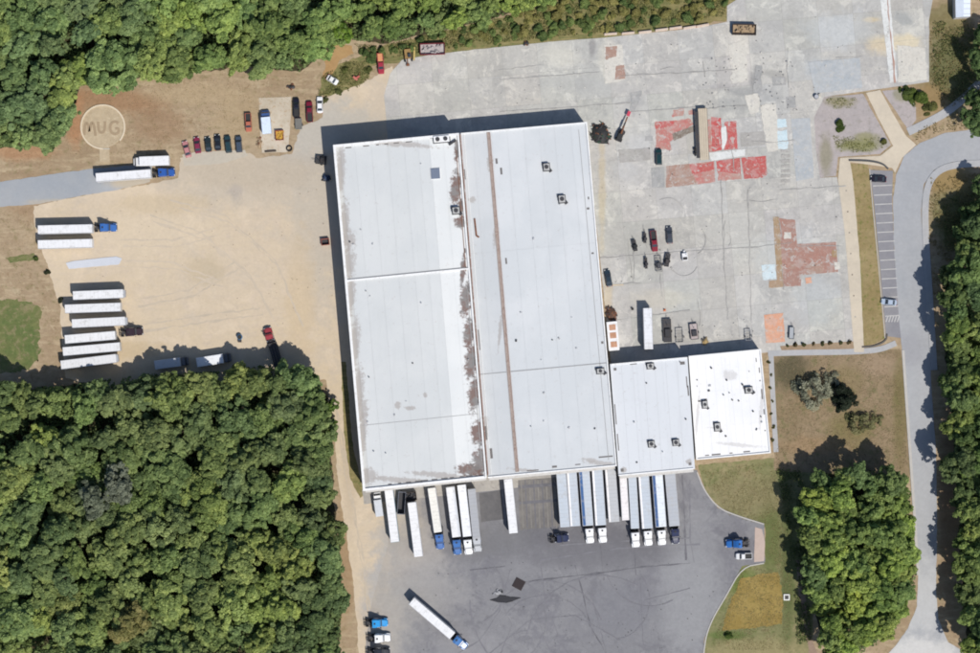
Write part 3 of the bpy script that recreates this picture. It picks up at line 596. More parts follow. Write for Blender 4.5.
strip(QW, [(.02, .393), (.985, .393)], HW, .5, .35, cop_m, 'fire_wall_cap'); strip(QW, [(.02, .3885), (.985, .3885)], HW, .16, .1, sealant)
strip(QW, [(.04, .812), (.96, .812)], HW, .14, .05, sealant)
strip(QE, [(.01, .70), (.21, .70)], HE, .22, .08, sealant); strip(QE, [(.245, .70), (.99, .70)], HE, .25, .1, sealant)
strip(QE, [(.93, .02), (.94, .98)], HE, .12, .1, sealant); strip(QE, [(.005, .004), (.003, .5), (.004, .99)], HE, .3, .5, rust_fl, 'flashing'); strip(QE, [(.035, .0), (.03, .99)], HE, .12, .12, cop_m, 'pipe')
strip(QW, [(.992, .003), (.992, .997)], HW, .45, .45, cop_m, 'parapet'); strip(QW, [(.968, .05), (.966, .4)], HW, .16, .15, M['rust'], 'pipe'); strip(QW, [(.965, .45), (.968, .95)], HW, .16, .15, sealant, 'pipe')
strip(QE, [(.062, .25), (.066, .30), (.085, .305)], HE, .45, .3, M['rust'], 'pipe')
# rooftop plant, each box with its fan, skirt and duct
fanm = paint('fan_grille', (.06, .06, .065), .7, .3, .3); unitm = paint('plant_casing', (.42, .42, .41), .6, .4, .2, .15, dirt=(.18, .17, .16))
def unit(px, py, z, lx, ly, h=1.2, col=None, fans=1):
    p = W(px, py, z + h); c = rel(p); a = math.radians(5)
    o = MB().box(*c, z + h / 2 + .15, lx, ly, h, a).build('rooftop_unit', col or unitm, wh)
    MB().box(*c, z + .09, lx + .5, ly + .5, .16, a).build('unit_kerb', M['darkmetal'], o)
    for k in range(fans):
        x = c[0] + (k - (fans - 1) / 2) * lx / fans * math.cos(a); y = c[1] + (k - (fans - 1) / 2) * lx / fans * math.sin(a)
        MB().cyl((x, y, z + h + .15), (x, y, z + h + .3), min(lx / fans, ly) * .36, n=12).build('fan', fanm, o)
    MB().box(c[0] + lx * .7, c[1] - ly * .55, z + h * .3 + .1, lx * .55, ly * .35, h * .5, a + .5).build('duct', M['darkmetal'], o)
    MB().box(c[0] - lx * .6, c[1] + ly * .4, z + h * .2 + .1, lx * .3, ly * .5, h * .4, a).build('control_box', M['darkmetal'], o)
for a in ((546.5, 167, HE, 1.7, 2.0, 1.1), (562, 199, HE, 1.8, 2.0, 1.1), (600.5, 371, HE, 2.0, 1.4, 1.0), (650.5, 366, HS, 1.8, 1.4, 1.0), (651.5, 444, HS, 1.6, 1.6, .9), (676, 442.5, HS, 1.6, 1.6, .9),
          (705, 404.5, HA, 1.3, 2.0, 1.0), (749, 390, HA, 2.0, 1.6, 1.0), (717.5, 427, HA, 1.5, 2.2, .9), (456, 210.5, HW, 2.0, 1.8, 1.3), (441.5, 139, HW, 4.6, 1.8, .9)):
    unit(*a, fans=2 if a[3] > 4 else 1, col=cop_m if a[3] > 4 else None)
p = rel(W(435.5, 173.8, HW)); MB().box(*p, HW + .2, 2.6, 3.0, .4, math.radians(4)).build('skylight', paint('skylight_glazing', (.16, .19, .25), .3, .5), wh)
MB().box(p[0], p[1], HW + .1, 2.9, 3.3, .2, math.radians(4)).build('skylight_frame', cop_m, bpy.data.objects['skylight'])
rv = random.Random(12)
def vents(q, z, n, u0=.05, u1=.95, v0=.03, v1=.97, dark=.6, par=wh):
    for k in range(n):
        p = rel(bw(q, rv.uniform(u0, u1), rv.uniform(v0, v1), z)); r = rv.uniform(.12, .32)
        if rv.random() < .5: MB().cyl((*p, z), (*p, z + rv.uniform(.3, .7)), r, r * .8, 8).build('vent_pipe', M['darkmetal'] if rv.random() < dark else M['steel'], par)
        else: MB().box(*p, z + .16, r * 2.2, r * 1.6, .3, rv.uniform(0, 3)).build('roof_hatch', M['darkmetal'] if rv.random() < dark else M['steel'], par)
vents(QW, HW, 16, .06, .95, dark=.4); vents(QE, HE, 14, .28, .92, dark=.35); vents(QS, HS, 6, .05, .95); vents(QA, HA, 18, .08, .95, .1, .9, .8)
tar = paint('tar_patch', (.16, .15, .145), .8, .2, 0, .3)
def tarp(q, z, items):
    for u, v, lu, lv in items:
        p = rel(bw(q, u, v, z)); MB().box(*p, z + .02, lu, lv, .036, math.radians(5)).build('tar_patch', tar, wh)
tarp(QW, HW, [(u, .988, rv.uniform(.8, 2.0), .32) for u in (.22, .30, .37, .45, .5, .58, .66, .72, .8, .86)] + [(u, .012, rv.uniform(.8, 2.4), .3) for u in (.12, .26, .35, .42, .5, .6)] + [(.972, v, .4, rv.uniform(.8, 2.5)) for v in (.06, .2, .34, .45, .58, .66, .78, .9)])
tarp(QA, HA, [(.15, .965, 1.2, .3), (.27, .965, 2.6, .45), (.47, .965, .9, .3), (.68, .965, 2.0, .4), (.955, .43, .4, 3.0), (.96, .6, .35, 1.6), (.95, .2, .3, 1.6), (.92, .1, .25, 1.2), (.1, .44, .8, .5), (.19, .43, .7, .5), (.945, .3, .4, .4), (.95, .78, .4, .4)])
tarp(QS, HS, [(.06, .05, .8, .8), (.93, .05, 1.4, .9), (.3, .02, 2.0, .25), (.98, .3, .4, 3.0), (.97, .22, .3, 3.2), (.94, .95, .8, .8), (.05, .95, .9, .9), (.02, .45, .3, 6.0), (.025, .7, .3, 5.0)])
tarp(QE, HE, [(.95, .25, .8, .6), (.96, .22, .4, .8), (.955, .38, .7, .5), (.97, .64, .7, .7), (.3, .12, .6, 2.0), (.27, .09, .6, 1.6), (.28, .38, .5, 1.8), (.015, .87, .5, 4.0), (.04, .93, .9, 3.0), (.7, .985, 1.6, .3), (.92, .97, 4.2, .4), (.35, .99, 3.5, .3), (.52, .985, 1.4, .6), (.02, .6, .3, 6.0), (.015, .12, .3, 3.0)])
for k in range(1, 9): strip(QA, [(k / 9, .03), (k / 9, .97)], HA, .1, .02, paint('membrane_seam', (.68, .68, .68), .7, .2), 'membrane_seam')
for k in range(1, 7): strip(QS, [(k / 7, .03), (k / 7, .97)], HS, .09, .02, paint('grey_membrane_seam', (.50, .515, .53), .7, .2), 'membrane_seam')
# dock wall: doors, canopy and bumpers along the south side
dockm = paint('dock_door_panel', (.55, .55, .53), .6, .3)
def docks(q, h, n, side=2):
    a, b = W(*q[2], h), W(*q[3], h); d = (b - a).normalized(); L = (b - a).length; rz = math.atan2(d.y, d.x); nn = Vector((-d.y, d.x, 0))
    if nn.y > 0: nn = -nn
    for k in range(n):
        p = a + d * (L * (k + .5) / n) + nn * .06; c = rel(p)
        o = MB().box(*c, 2.75, 2.6, .08, 3.0, rz).build('dock_door', dockm, wh)
        for s in (-1, 1):
            e = rel(p + d * s * .8 + nn * .15); MB().box(*e, 1.05, .3, .22, .4, rz).build('dock_bumper', M['rubber'], o)
    p = (a + b) / 2 + nn * .55; MB().box(*rel(p), 4.75, L - .6, .9, .18, rz).build('dock_canopy', wall_m, wh)
docks(QW, HW, 9); docks(QE, HE, 10); docks(QS, HS, 6)
for q, z, us in ((QA, HA, (.12, .26, .40, .54, .68, .82)),):      # office windows on the south and east side of the annex
    for u in us:
        p = rel(bw(q, u, 1.0, z)); MB().box(p[0], p[1] - .02, 2.2, 1.8, .12, 1.4, math.radians(5)).build('window', M['glass'], wh)

def south_wall_y(x):
    "world y of the dock wall at world x"
    for q, h in ((QW, HW), (QE, HE), (QS, HS)):
        a, b = W(*q[3], h), W(*q[2], h)
        if a.x - .3 <= x <= b.x + .3: return a.y + (b.y - a.y) * (x - a.x) / (b.x - a.x)
    return W(0, 470, 0).y

# small neighbouring shed at the north-east corner
sh = empty('shed', W(963, 4, 0), 0, 'small shed with pale blue-white metal roof at the northeast corner', 'shed')
sp = [(p.x - sh.location.x, p.y - sh.location.y) for p in (W(955, -30, 4), W(971, -30, 4), W(970.5, 16.5, 4), W(956, 17.5, 4))]
MB().prism(sp, 0, 3.7).build('wall', wall_m, sh)
hx = [((sp[0][i] + sp[1][i]) / 2, (sp[3][i] + sp[2][i]) / 2) for i in range(2)]
m = MB(); r0, r1 = (hx[0][0], hx[1][0]), (hx[0][1], hx[1][1])
vs = [(*sp[0], 3.7), (*sp[3], 3.7), (*r1, 4.5), (*r0, 4.5), (*sp[1], 3.7), (*sp[2], 3.7)]
m.add(vs, [(0, 1, 2, 3), (3, 2, 5, 4), (1, 5, 2), (0, 3, 4)]); m.build('roof', paint('shed_roof_sheet', (.66, .72, .80), .5, .4), sh)
for k in range(9):
    t = (k + .5) / 9; a = [r0[i] * (1 - t) + r1[i] * t for i in range(2)]; b = [sp[1][i] * (1 - t) + sp[2][i] * t for i in range(2)]
    MB().cyl((*a, 4.52), (*b, 3.74), .05, n=5).build('roof_seam', M['steel'], sh)

# ------------------------------------------------------------------ vehicles
def wheel_mesh(r, w, name):
    m = MB(); m.cyl((0, -w / 2, 0), (0, w / 2, 0), r, n=14, mi=0); m.cyl((0, -w / 2 - .012, 0), (0, w / 2 + .012, 0), r * .56, r * .56, 10, mi=1)
    return m.mesh(name, [M['rubber'], M['steel']])
WM_TRUCK = wheel_mesh(.5, .6, 'wheel'); WM_STEER = wheel_mesh(.5, .3, 'wheel'); WM_CAR = wheel_mesh(.33, .22, 'wheel')
CACHE = {}
def cached(key, fn):
    if key not in CACHE: CACHE[key] = fn()
    return CACHE[key]
def wheels(par, spots, me, r):
    for x, y in spots: link('wheel', me, par, (x, y, r))

def rsec(x, hw, z0, z1, b=.12):
    "rounded cross-section of a body across the vehicle at station x"
    return [(x, -hw + b, z0), (x, hw - b, z0), (x, hw, z0 + b), (x, hw, z1 - b), (x, hw - b, z1), (x, -hw + b, z1), (x, -hw, z1 - b), (x, -hw, z0 + b)]

def heading(a, b): d = W(*b) - W(*a); return math.atan2(d.y, d.x)

def trailer_at(rear, front, label, group, roofc=(.80, .80, .80), sidec=(.72, .72, .72), strip_c=None, strip_side=1, reefer=False, wid=2.6, wall=False, snap=None, cat='trailer', H=4.08):
    a, b = W(*rear, H), W(*front, H)
    if wall:
        a.y = min(a.y, south_wall_y(a.x) - .75 - wid / 2 * .09)
    d = b - a; L = round(d.length, 1); rz = math.atan2(d.y, d.x)
    t = empty('semi_trailer', (a.x, a.y, .06), rz, label, cat, group)
    hw = wid / 2
    body = cached(('tb', L, wid), lambda: MB().loft([rsec(0, hw, 1.12, H - .05, .06), rsec(L, hw, 1.12, H - .05, .06)]).mesh('body', M['panelpaint']))
    link('body', body, t, color=sidec)
    def mk():
        m = MB(); m.box(L / 2, 0, H - .03, L - .12, wid - .16, .05)
        return m.mesh('roof', M['panelpaint'])
    ro = link('roof', cached(('tr', L, wid), mk), t, color=roofc)
    bows = cached(('bow', L, wid), lambda: (lambda m: [m.box(.6 + k * (L - 1.2) / int(L / 1.2), 0, H - .002, .07, wid - .3, .02) for k in range(int(L / 1.2) + 1)] and m.mesh('roof_bow', M['panelpaint']))(MB()))
    link('roof_bow', bows, ro, color=tuple(x * .84 for x in roofc))
    for s in (-1, 1):
        link('top_rail', cached(('rail', L, s, wid), lambda: MB().box(L / 2, s * (hw - .05), H - .01, L - .02, .11, .1).mesh('top_rail', M['steel'])), t)
        link('rear_door', cached(('rd', s, wid), lambda: MB().box(-.03, s * hw / 2, 2.6, .06, hw - .05, 2.75).mesh('rear_door', M['panelpaint'])), t, color=sidec)
        link('landing_leg', cached(('leg', s), lambda: MB().box(0, s * .75, .62, .12, .12, 1.1).box(0, s * .75, .05, .3, .3, .06).mesh('landing_leg', M['darkmetal'])), t, (L - 2.9, 0, 0))
        link('mud_flap', cached(('mf', s), lambda: MB().box(.45, s * .9, .62, .03, .65, .75).mesh('mud_flap', M['rubber'])), t)
    if strip_c:
        sw = .5 if strip_c[0] > .5 else .8
        link('roof_strip', cached(('rs', L, wid, sw), lambda: MB().box(L / 2, 0, 0, L - .3, sw, .03).mesh('roof_strip', M['panelpaint'])), t, (0, strip_side * (hw - .12 - sw / 2), H + .025), color=strip_c)
    link('chassis', cached(('ch', L), lambda: MB().box(L / 2, .45, 1.0, L - .4, .14, .22).box(L / 2, -.45, 1.0, L - .4, .14, .22).box(.1, 0, .62, .12, 2.2, .12).box(.1, .6, .85, .1, .1, .5).box(.1, -.6, .85, .1, .1, .5).mesh('chassis', M['darkmetal'])), t)
    wheels(t, [(x, s * (hw - .33)) for x in (1.6, 2.85) for s in (-1, 1)], WM_TRUCK, .5)
    if reefer:
        link('cooling_unit', cached('reefer', lambda: MB().box(.3, 0, 3.0, .6, 2.1, 1.7).box(.62, 0, 3.0, .06, 1.5, 1.1).mesh('cooling_unit', M['steel'])), t, (L, 0, 0))
    return t

def tractor(front, rz, label, group, color=(.75, .75, .75), sleeper=True, cat='truck', z=2.0):
    "truck tractor; front is the bumper; local +x points forward"
    f = W(*front, z); hd = Vector((math.cos(rz), math.sin(rz), 0))
    L = 7.4 if sleeper else 6.2
    o = f - hd * L; t = empty('truck_tractor', (o.x, o.y, .06), rz, label, cat, group)
    K = sleeper
    link('chassis', cached(('tc', K), lambda: MB().box(L / 2 - .2, .43, .85, L - .8, .16, .26).box(L / 2 - .2, -.43, .85, L - .8, .16, .26).box(.3, 0, .8, .12, 2.2, .12).box(2.6, 0, .8, .15, .9, .15).mesh('chassis', M['darkmetal'])), t)
    xh = L - 2.0    # rear of hood
    link('hood', cached(('hood', K), lambda: MB().loft([rsec(xh - .1, 1.0, .75, 2.05, .22), rsec(xh + .9, .95, .7, 1.85, .24), rsec(L - .35, .85, .7, 1.62, .26), rsec(L - .1, .7, .75, 1.35, .2)]).mesh('hood', M['carpaint'])), t, color=color)
    for s in (-1, 1):
        link('fender', cached(('fen', s, K), lambda: MB().loft([[(L - 1.9, s * .8, .55), (L - 1.9, s * 1.22, .55), (L - 1.8, s * 1.22, .8), (L - 1.8, s * .8, .8)], [(L - 1.2, s * .8, 1.1), (L - 1.2, s * 1.24, 1.1), (L - 1.15, s * 1.24, 1.3), (L - 1.15, s * .8, 1.3)], [(L - .4, s * .75, .75), (L - .4, s * 1.2, .75), (L - .3, s * 1.16, 1.0), (L - .3, s * .75, 1.0)]]).mesh('fender', M['carpaint'])), t, color=color)
        link('headlight', cached(('hl', s, K), lambda: MB().box(L - .18, s * .92, .95, .18, .32, .24).mesh('headlight', M['clear'])), t)
        link('fuel_tank', cached(('ft', s, K), lambda: MB().cyl((xh - 2.2, s * 1.0, .68), (xh - .8, s * 1.0, .68), .3, n=14).mesh('fuel_tank', M['chrome'])), t)
        link('mirror', cached(('mi', s, K), lambda: MB().box(xh - .1, s * 1.42, 2.25, .14, .22, .62).box(xh - .1, s * 1.26, 2.3, .05, .2, .05).mesh('mirror', M['plastic'])), t)
        link('exhaust_stack', cached(('ex', s, K), lambda: MB().cyl((xh - (2.75 if K else 1.85), s * .95, .9), (xh - (2.75 if K else 1.85), s * .95, 3.7), .09, n=8).mesh('exhaust_stack', M['chrome'])), t)
        link('side_window', cached(('sw', s, K), lambda: MB().box(xh - .85, s * 1.135, 2.35, 1.0, .03, .6).mesh('side_window', M['glass'])), t)
    cab = cached(('cab', K), lambda: MB().loft([rsec(xh - 1.6, 1.12, .8, 2.85, .15), rsec(xh - .55, 1.12, .8, 2.82, .15), rsec(xh - .3, 1.1, .8, 2.7, .18), rsec(xh + .15, 1.05, .8, 2.05, .2)]).mesh('cab', M['carpaint']))
    link('cab', cab, t, color=color)
    wsf = cached(('ws', K), lambda: MB().add([(xh + .17, -.95, 2.07), (xh + .17, .95, 2.07), (xh - .27, .92, 2.68), (xh - .27, -.92, 2.68), (xh + .12, -.95, 2.05), (xh + .12, .95, 2.05), (xh - .32, .92, 2.66), (xh - .32, -.92, 2.66)], [(0, 1, 2, 3), (7, 6, 5, 4), (0, 4, 5, 1), (1, 5, 6, 2), (2, 6, 7, 3), (3, 7, 4, 0)]).mesh('windshield', M['glass']))
    link('windshield', wsf, t)
    link('sun_visor', cached(('sv', K), lambda: MB().box(xh - .22, 0, 2.8, .3, 2.0, .05, ry=.2).mesh('sun_visor', M['carpaint'])), t, color=tuple(x * .6 for x in color))
    if K:
        link('sleeper', cached('sleeper', lambda: MB().loft([rsec(xh - 2.6, 1.2, .85, 3.6, .15), rsec(xh - 1.75, 1.2, .85, 3.65, .15), rsec(xh - 1.1, 1.1, 2.6, 3.3, .15), rsec(xh - .6, .95, 2.7, 2.95, .08)]).mesh('sleeper', M['carpaint'])), t, color=color)
        link('roof_vent', cached('rvent', lambda: MB().box(xh - 1.9, 0, 3.69, .5, .5, .06).mesh('roof_vent', M['plastic'])), t)
    link('bumper', cached(('bp', K), lambda: MB().box(L - .08, 0, .6, .22, 2.3, .38).mesh('bumper', M['chrome'])), t)
    link('grille', cached(('gr', K), lambda: MB().box(L - .09, 0, 1.05, .08, 1.0, .55).mesh('grille', M['plastic'])), t)
    link('fifth_wheel', cached('fw', lambda: MB().cyl((1.75, 0, 1.0), (1.75, 0, 1.1), .5, n=14).box(1.2, 0, 1.05, .6, .5, .08).mesh('fifth_wheel', M['darkmetal'])), t)
    for s in (-1, 1): link('mud_guard', cached(('mg', s), lambda: MB().box(.3, s * .9, .75, .03, .6, .6).mesh('mud_guard', M['rubber'])), t)
    wheels(t, [(x, s * .92) for x in (1.1, 2.4) for s in (-1, 1)], WM_TRUCK, .5)
    wheels(t, [(L - 1.15, s * 1.0) for s in (-1, 1)], WM_STEER, .5)
    return t

def box_truck(rear, front, label, color=(.75, .75, .78), roofc=(.8, .8, .8), group=None, wid=2.4, H=3.4):
    a, b = W(*rear, H * .8), W(*front, H * .6); d = b - a; d.z = 0; L = d.length; rz = math.atan2(d.y, d.x); cabl = 1.9 if L > 6 else 1.5; hw = wid / 2
    t = empty('box_truck', (a.x, a.y, .05), rz, label, 'truck', group)
    MB().loft([rsec(0, hw, .95, H, .06), rsec(L - cabl - .2, hw, .95, H, .06)]).build('cargo_box', M['panelpaint'], t, color=roofc)
    MB().box((L - cabl) / 2, 0, H + .02, L - cabl - .5, wid - .3, .04).build('roof', M['panelpaint'], t, color=roofc)
    MB().loft([rsec(L - cabl, hw * .92, .5, 2.25, .15), rsec(L - .9, hw * .92, .5, 2.2, .15), rsec(L - .45, hw * .9, .5, 1.4, .18), rsec(L, hw * .84, .5, 1.15, .18)]).build('cab', M['carpaint'], t, color=color)
    MB().add([(L - .42, -hw * .78, 1.45), (L - .42, hw * .78, 1.45), (L - .86, hw * .74, 2.17), (L - .86, -hw * .74, 2.17), (L - .5, -hw * .78, 1.35), (L - .5, hw * .78, 1.35), (L - .94, hw * .74, 2.1), (L - .94, -hw * .74, 2.1)], [(0, 1, 2, 3), (7, 6, 5, 4), (0, 4, 5, 1), (1, 5, 6, 2), (2, 6, 7, 3), (3, 7, 4, 0)]).build('windshield', M['glass'], t)
    for s in (-1, 1):
        MB().box(L - 1.3, s * hw * .925, 1.75, .7, .02, .5).build('side_window', M['glass'], t)
        MB().box(L - .03, s * hw * .6, .85, .06, .3, .18).build('headlight', M['clear'], t)
        MB().box(-.02, s * hw * .48, 2.0, .04, hw * .9, 1.9).build('rear_door', M['panelpaint'], t, color=roofc)
        MB().box(L - .9, s * (hw + .1), 1.7, .1, .2, .35).build('mirror', M['plastic'], t)
    MB().box(L / 2, 0, .75, L - .6, .9, .25).build('chassis', M['darkmetal'], t)
    wheels(t, [(1.5, s * (hw - .3)) for s in (-1, 1)] + [(L - 1.0, s * (hw - .22)) for s in (-1, 1)], WM_STEER, .5)
    return t

def car(center, toward, label, color, kind='sedan', group=None, L=4.7):
    rz = heading(center, toward); c = W(*center, .8); hw = .91
    t = empty('pickup_truck' if kind == 'pickup' else 'parked_car', (c.x, c.y, .07), rz, label, 'pickup' if kind == 'pickup' else 'car', group)
    k = L / 4.7; key = (kind, round(L, 1))
    if kind == 'pickup':
        cb, cf, rb, rf, rt = -.1, 1.35, .05, .75, 1.78
        body = cached(key + ('b',), lambda: MB().loft([rsec(-2.35 * k, .9, .45, 1.0, .1), rsec(-.25 * k, .94, .4, 1.0, .1), rsec(-.2 * k, .94, .35, 1.1, .12), rsec(1.3 * k, .93, .35, 1.1, .14), rsec(2.15 * k, .88, .4, 1.0, .16), rsec(2.4 * k, .78, .45, .8, .14)]).mesh('body', M['carpaint']))
        cb, cf, rb, rf = -.25, 1.4, -.1, .8
    elif kind == 'suv':
        body = cached(key + ('b',), lambda: MB().loft([rsec(-2.35 * k, .86, .42, 1.0, .14), rsec(-2.1 * k, .93, .35, 1.08, .14), rsec(1.1 * k, .93, .32, 1.06, .16), rsec(2.1 * k, .88, .35, .95, .18), rsec(2.35 * k, .74, .42, .75, .14)]).mesh('body', M['carpaint']))
        cb, cf, rb, rf, rt = -2.2, 1.25, -1.95, .55, 1.72
    else:
        body = cached(key + ('b',), lambda: MB().loft([rsec(-2.35 * k, .78, .42, .8, .14), rsec(-2.05 * k, .89, .32, .93, .16), rsec(-1.3 * k, .91, .3, .96, .16), rsec(1.0 * k, .91, .28, .94, .16), rsec(2.05 * k, .86, .32, .8, .18), rsec(2.35 * k, .7, .4, .62, .1)]).mesh('body', M['carpaint']))
        cb, cf, rb, rf, rt = -1.75, 1.2, -1.0, .35, 1.44
    link('body', body, t, color=color)
    zb = 1.05 if kind in ('pickup', 'suv') else .92
    cb, cf, rb, rf = cb * k, cf * k, rb * k, rf * k
    gl = cached(key + ('g',), lambda: MB().loft([[(cb, -.84, zb), (cb, .84, zb), (rb, .66, rt - .05), (rb, -.66, rt - .05)], [(cf, -.82, zb), (cf, .82, zb), (rf, .66, rt - .05), (rf, -.66, rt - .05)]]).mesh('windows', M['glass']))
    link('windows', gl, t)
    ro = cached(key + ('r',), lambda: MB().loft([[(rb - .04, -.68, rt - .06), (rb - .04, .68, rt - .06), (rb + .06, .6, rt), (rb + .06, -.6, rt)], [(rf + .04, -.68, rt - .06), (rf + .04, .68, rt - .06), (rf - .06, .6, rt), (rf - .06, -.6, rt)]]).mesh('roof', M['carpaint']))
    link('roof', ro, t, color=color)
    for s in (-1, 1):
        pl = cached(key + ('p', s), lambda: MB().cyl((cf, s * .83, zb), (rf, s * .675, rt - .04), .05, n=5).cyl((cb, s * .845, zb), (rb, s * .675, rt - .04), .06, n=5).cyl(((rb + rf) / 2 - .1, s * .845, zb), ((rb + rf) / 2 - .1, s * .675, rt - .04), .05, n=5).mesh('pillar', M['carpaint']))
        link('pillar', pl, t, color=color)
        link('mirror', cached(key + ('m', s), lambda: MB().box(cf - .25, s * .99, zb + .08, .12, .2, .14).mesh('mirror', M['plastic'])), t)
        link('headlight', cached(key + ('h', s), lambda: MB().box(2.22 * k, s * .6, .68, .2, .34, .12).mesh('headlight', M['clear'])), t)
        link('tail_light', cached(key + ('t', s), lambda: MB().box(-2.3 * k, s * .68, .76, .14, .3, .14).mesh('tail_light', M['redlens'])), t)
    if kind == 'pickup':
        link('bed_liner', cached(key + ('bed',), lambda: MB().box(-1.3 * k, 0, 1.003, 1.95 * k, 1.5, .02).mesh('bed_liner', M['plastic'])), t)
        for s in (-1, 1): link('bed_side', cached(key + ('bs', s), lambda: MB().box(-1.3 * k, s * .84, 1.12, 2.05 * k, .14, .26).mesh('bed_side', M['carpaint'])), t, color=color)
        link('tailgate', cached(key + ('tg',), lambda: MB().box(-2.3 * k, 0, 1.12, .1, 1.54, .25).mesh('tailgate', M['carpaint'])), t, color=color)
    wheels(t, [(x * k, s * .82) for x in (-1.4, 1.42) for s in (-1, 1)], WM_CAR, .33)
    return t

def dumpster(center, rz, lx, ly, h, label, color, load=None, name='dumpster', cat='dumpster'):
    "open steel container with ribs and a load"
    c = W(*center, h); t = empty(name, (c.x, c.y, .06), math.radians(rz), label, cat)
    MB().box(0, 0, .2, lx, ly, .12).build('floor', M['darkmetal'], t)
    for s in (-1, 1):
        w = MB().box(0, s * (ly / 2 - .04), h / 2 + .1, lx, .08, h); 
        for k in range(int(lx / .9) + 1): w.box(-lx / 2 + .06 + k * (lx - .12) / int(lx / .9), s * (ly / 2 + .04), h / 2 + .1, .1, .09, h - .1)
        w.build('side_wall', M['dullpaint'], t, color=color)
        MB().box(s * (lx / 2 - .04), 0, h / 2 + .1, .08, ly - .17, h).build('end_wall', M['dullpaint'], t, color=color)
        MB().box(0, s * (ly / 2), h + .14, lx + .1, .16, .1).build('rim', M['dullpaint'], t, color=tuple(x * .8 for x in color))
    if load:
        lr = random.Random(int(center[0] * 7 + center[1])); m = MB()
        for k in range(26):
            m.box(lr.uniform(-.42, .42) * lx, lr.uniform(-.4, .4) * ly, lr.uniform(.4, .95) * h, lr.uniform(.3, 1.1), lr.uniform(.2, .6), lr.uniform(.1, .4), lr.uniform(0, 3), ry=lr.uniform(-.3, .3))
        m.box(0, 0, h * .35, lx - .25, ly - .25, h * .4).build('load', load, t)
    return t

def scrap(center, rx, ry, h, label, n=50, mats=None, rz=0, name='scrap_pile', cat='scrap pile', seed=1):
    c = W(*center, 0); t = empty(name, (c.x, c.y, .06), rz, label, cat); lr = random.Random(seed)
    mats = mats or [M['darkmetal'], M['rust'], M['plastic']]
    core = MB(); ns = 10
    secs = []
    for f, zz in ((1, 0), (.8, .5), (.45, .85), (.15, 1)):
        secs.append([(math.cos(2 * math.pi * i / ns) * rx * f * lr.uniform(.75, 1.0), math.sin(2 * math.pi * i / ns) * ry * f * lr.uniform(.75, 1.0), h * zz * .8) for i in range(ns)])
    core.loft(secs).build('heap', mats[0], t)
    for k in range(n):
        a = lr.uniform(0, 6.28); r = math.sqrt(lr.random()); x, y = r * rx * math.cos(a), r * ry * math.sin(a); z = h * (1 - r * .8) * lr.uniform(.7, 1.0)
        m = MB()
        if lr.random() < .12:
            q = lr.uniform(0, 6.28); l = lr.uniform(.6, 1.5); m.cyl((x - l / 2 * math.cos(q), y - l / 2 * math.sin(q), max(.1, z - .2)), (x + l / 2 * math.cos(q), y + l / 2 * math.sin(q), z + lr.uniform(0, .15)), .06, n=5)
        else: m.box(x, y, z, lr.uniform(.25, .9), lr.uniform(.2, .6), lr.uniform(.08, .4), lr.uniform(0, 3), ry=lr.uniform(-.6, .6))
        m.build('scrap_piece', lr.choice(mats), t)
    return t

# ---- trailers and tractors in the sandy yard
WHT, GRY = (.73, .73, .735), (.47, .515, .565)
GY = 'trailers parked in the sandy yard'; GD = 'trailers backed up to the dock'; GT = 'truck tractors'; GB = 'box trucks'
box_truck((169, 160.5), (133, 162), 'white box truck parked beside the round concrete pad, cab to the left', (.7, .7, .7), WHT, GB, 2.8, 3.5)
trailer_at((96, 177.6), (150.5, 173.6), 'white trailer hitched to blue tractor on the grey access road', GY, WHT)
tractor((174.5, 171.8), heading((96, 177.6), (151, 173.6)), 'blue truck tractor with white trailer at the end of the access road', GT, (.025, .09, .33))
trailer_at((38, 229.8), (92, 228.6), 'white trailer hitched to blue tractor, upper of a close pair in the sandy yard', GY, WHT)
tractor((116.5, 227.3), heading((38, 229.8), (92, 228.6)), 'blue truck tractor at the upper of two side-by-side trailers in the yard', GT, (.04, .13, .38))
trailer_at((38, 244.6), (92, 243.2), 'white trailer without tractor, lower of a close pair in the sandy yard', GY, WHT)
six = [((73, 295.6), (123, 293.6), 'top'), ((65, 309), (120.5, 307), 'second from top'), ((72, 323.6), (125, 321), 'third from top'), ((65, 339.5), (115, 335.3), 'fourth from top'), ((63, 351.6), (120, 346.6), 'fifth from top'), ((61, 365), (116, 358.2), 'bottom, nearest the wood')]
for i, (a, b, w) in enumerate(six): trailer_at(a, b, 'white trailer in the stack of six in the yard, ' + w, GY, (.72 - .02 * (i % 3),) * 3, (.6, .6, .6), reefer=i in (0, 2, 5), wid=2.6)
tractor((142.5, 331), heading((65, 339.5), (115, 335.3)), 'black tractor hitched among the six white trailers in the yard', GT, (.035, .02, .026))
o = tag(sheet('loose_slab', [(66, 263), (74, 261), (116, 256.5), (122, 258.5), (119, 264.5), (69, 269)], .18, paint('pale_grey_decking', (.52, .54, .58), .8, .2, 0, .1), .4, 3, kind=None, depth=.15), 'flat pale grey trailer-sized slab lying on the sandy yard', 'slab')
# dirty roof trucks at the edge of the wood
box_truck((155, 365.2), (188, 360.8), 'dirty grey box truck half in tree shade, left of two by the wood', (.10, .11, .13), (.50, .52, .55), GB, 2.7, 3.4)
box_truck((197, 362.6), (230.5, 357.2), 'white box truck with dark cab, right of two by the wood', (.06, .07, .09), (.75, .76, .78), GB, 2.8, 3.4)

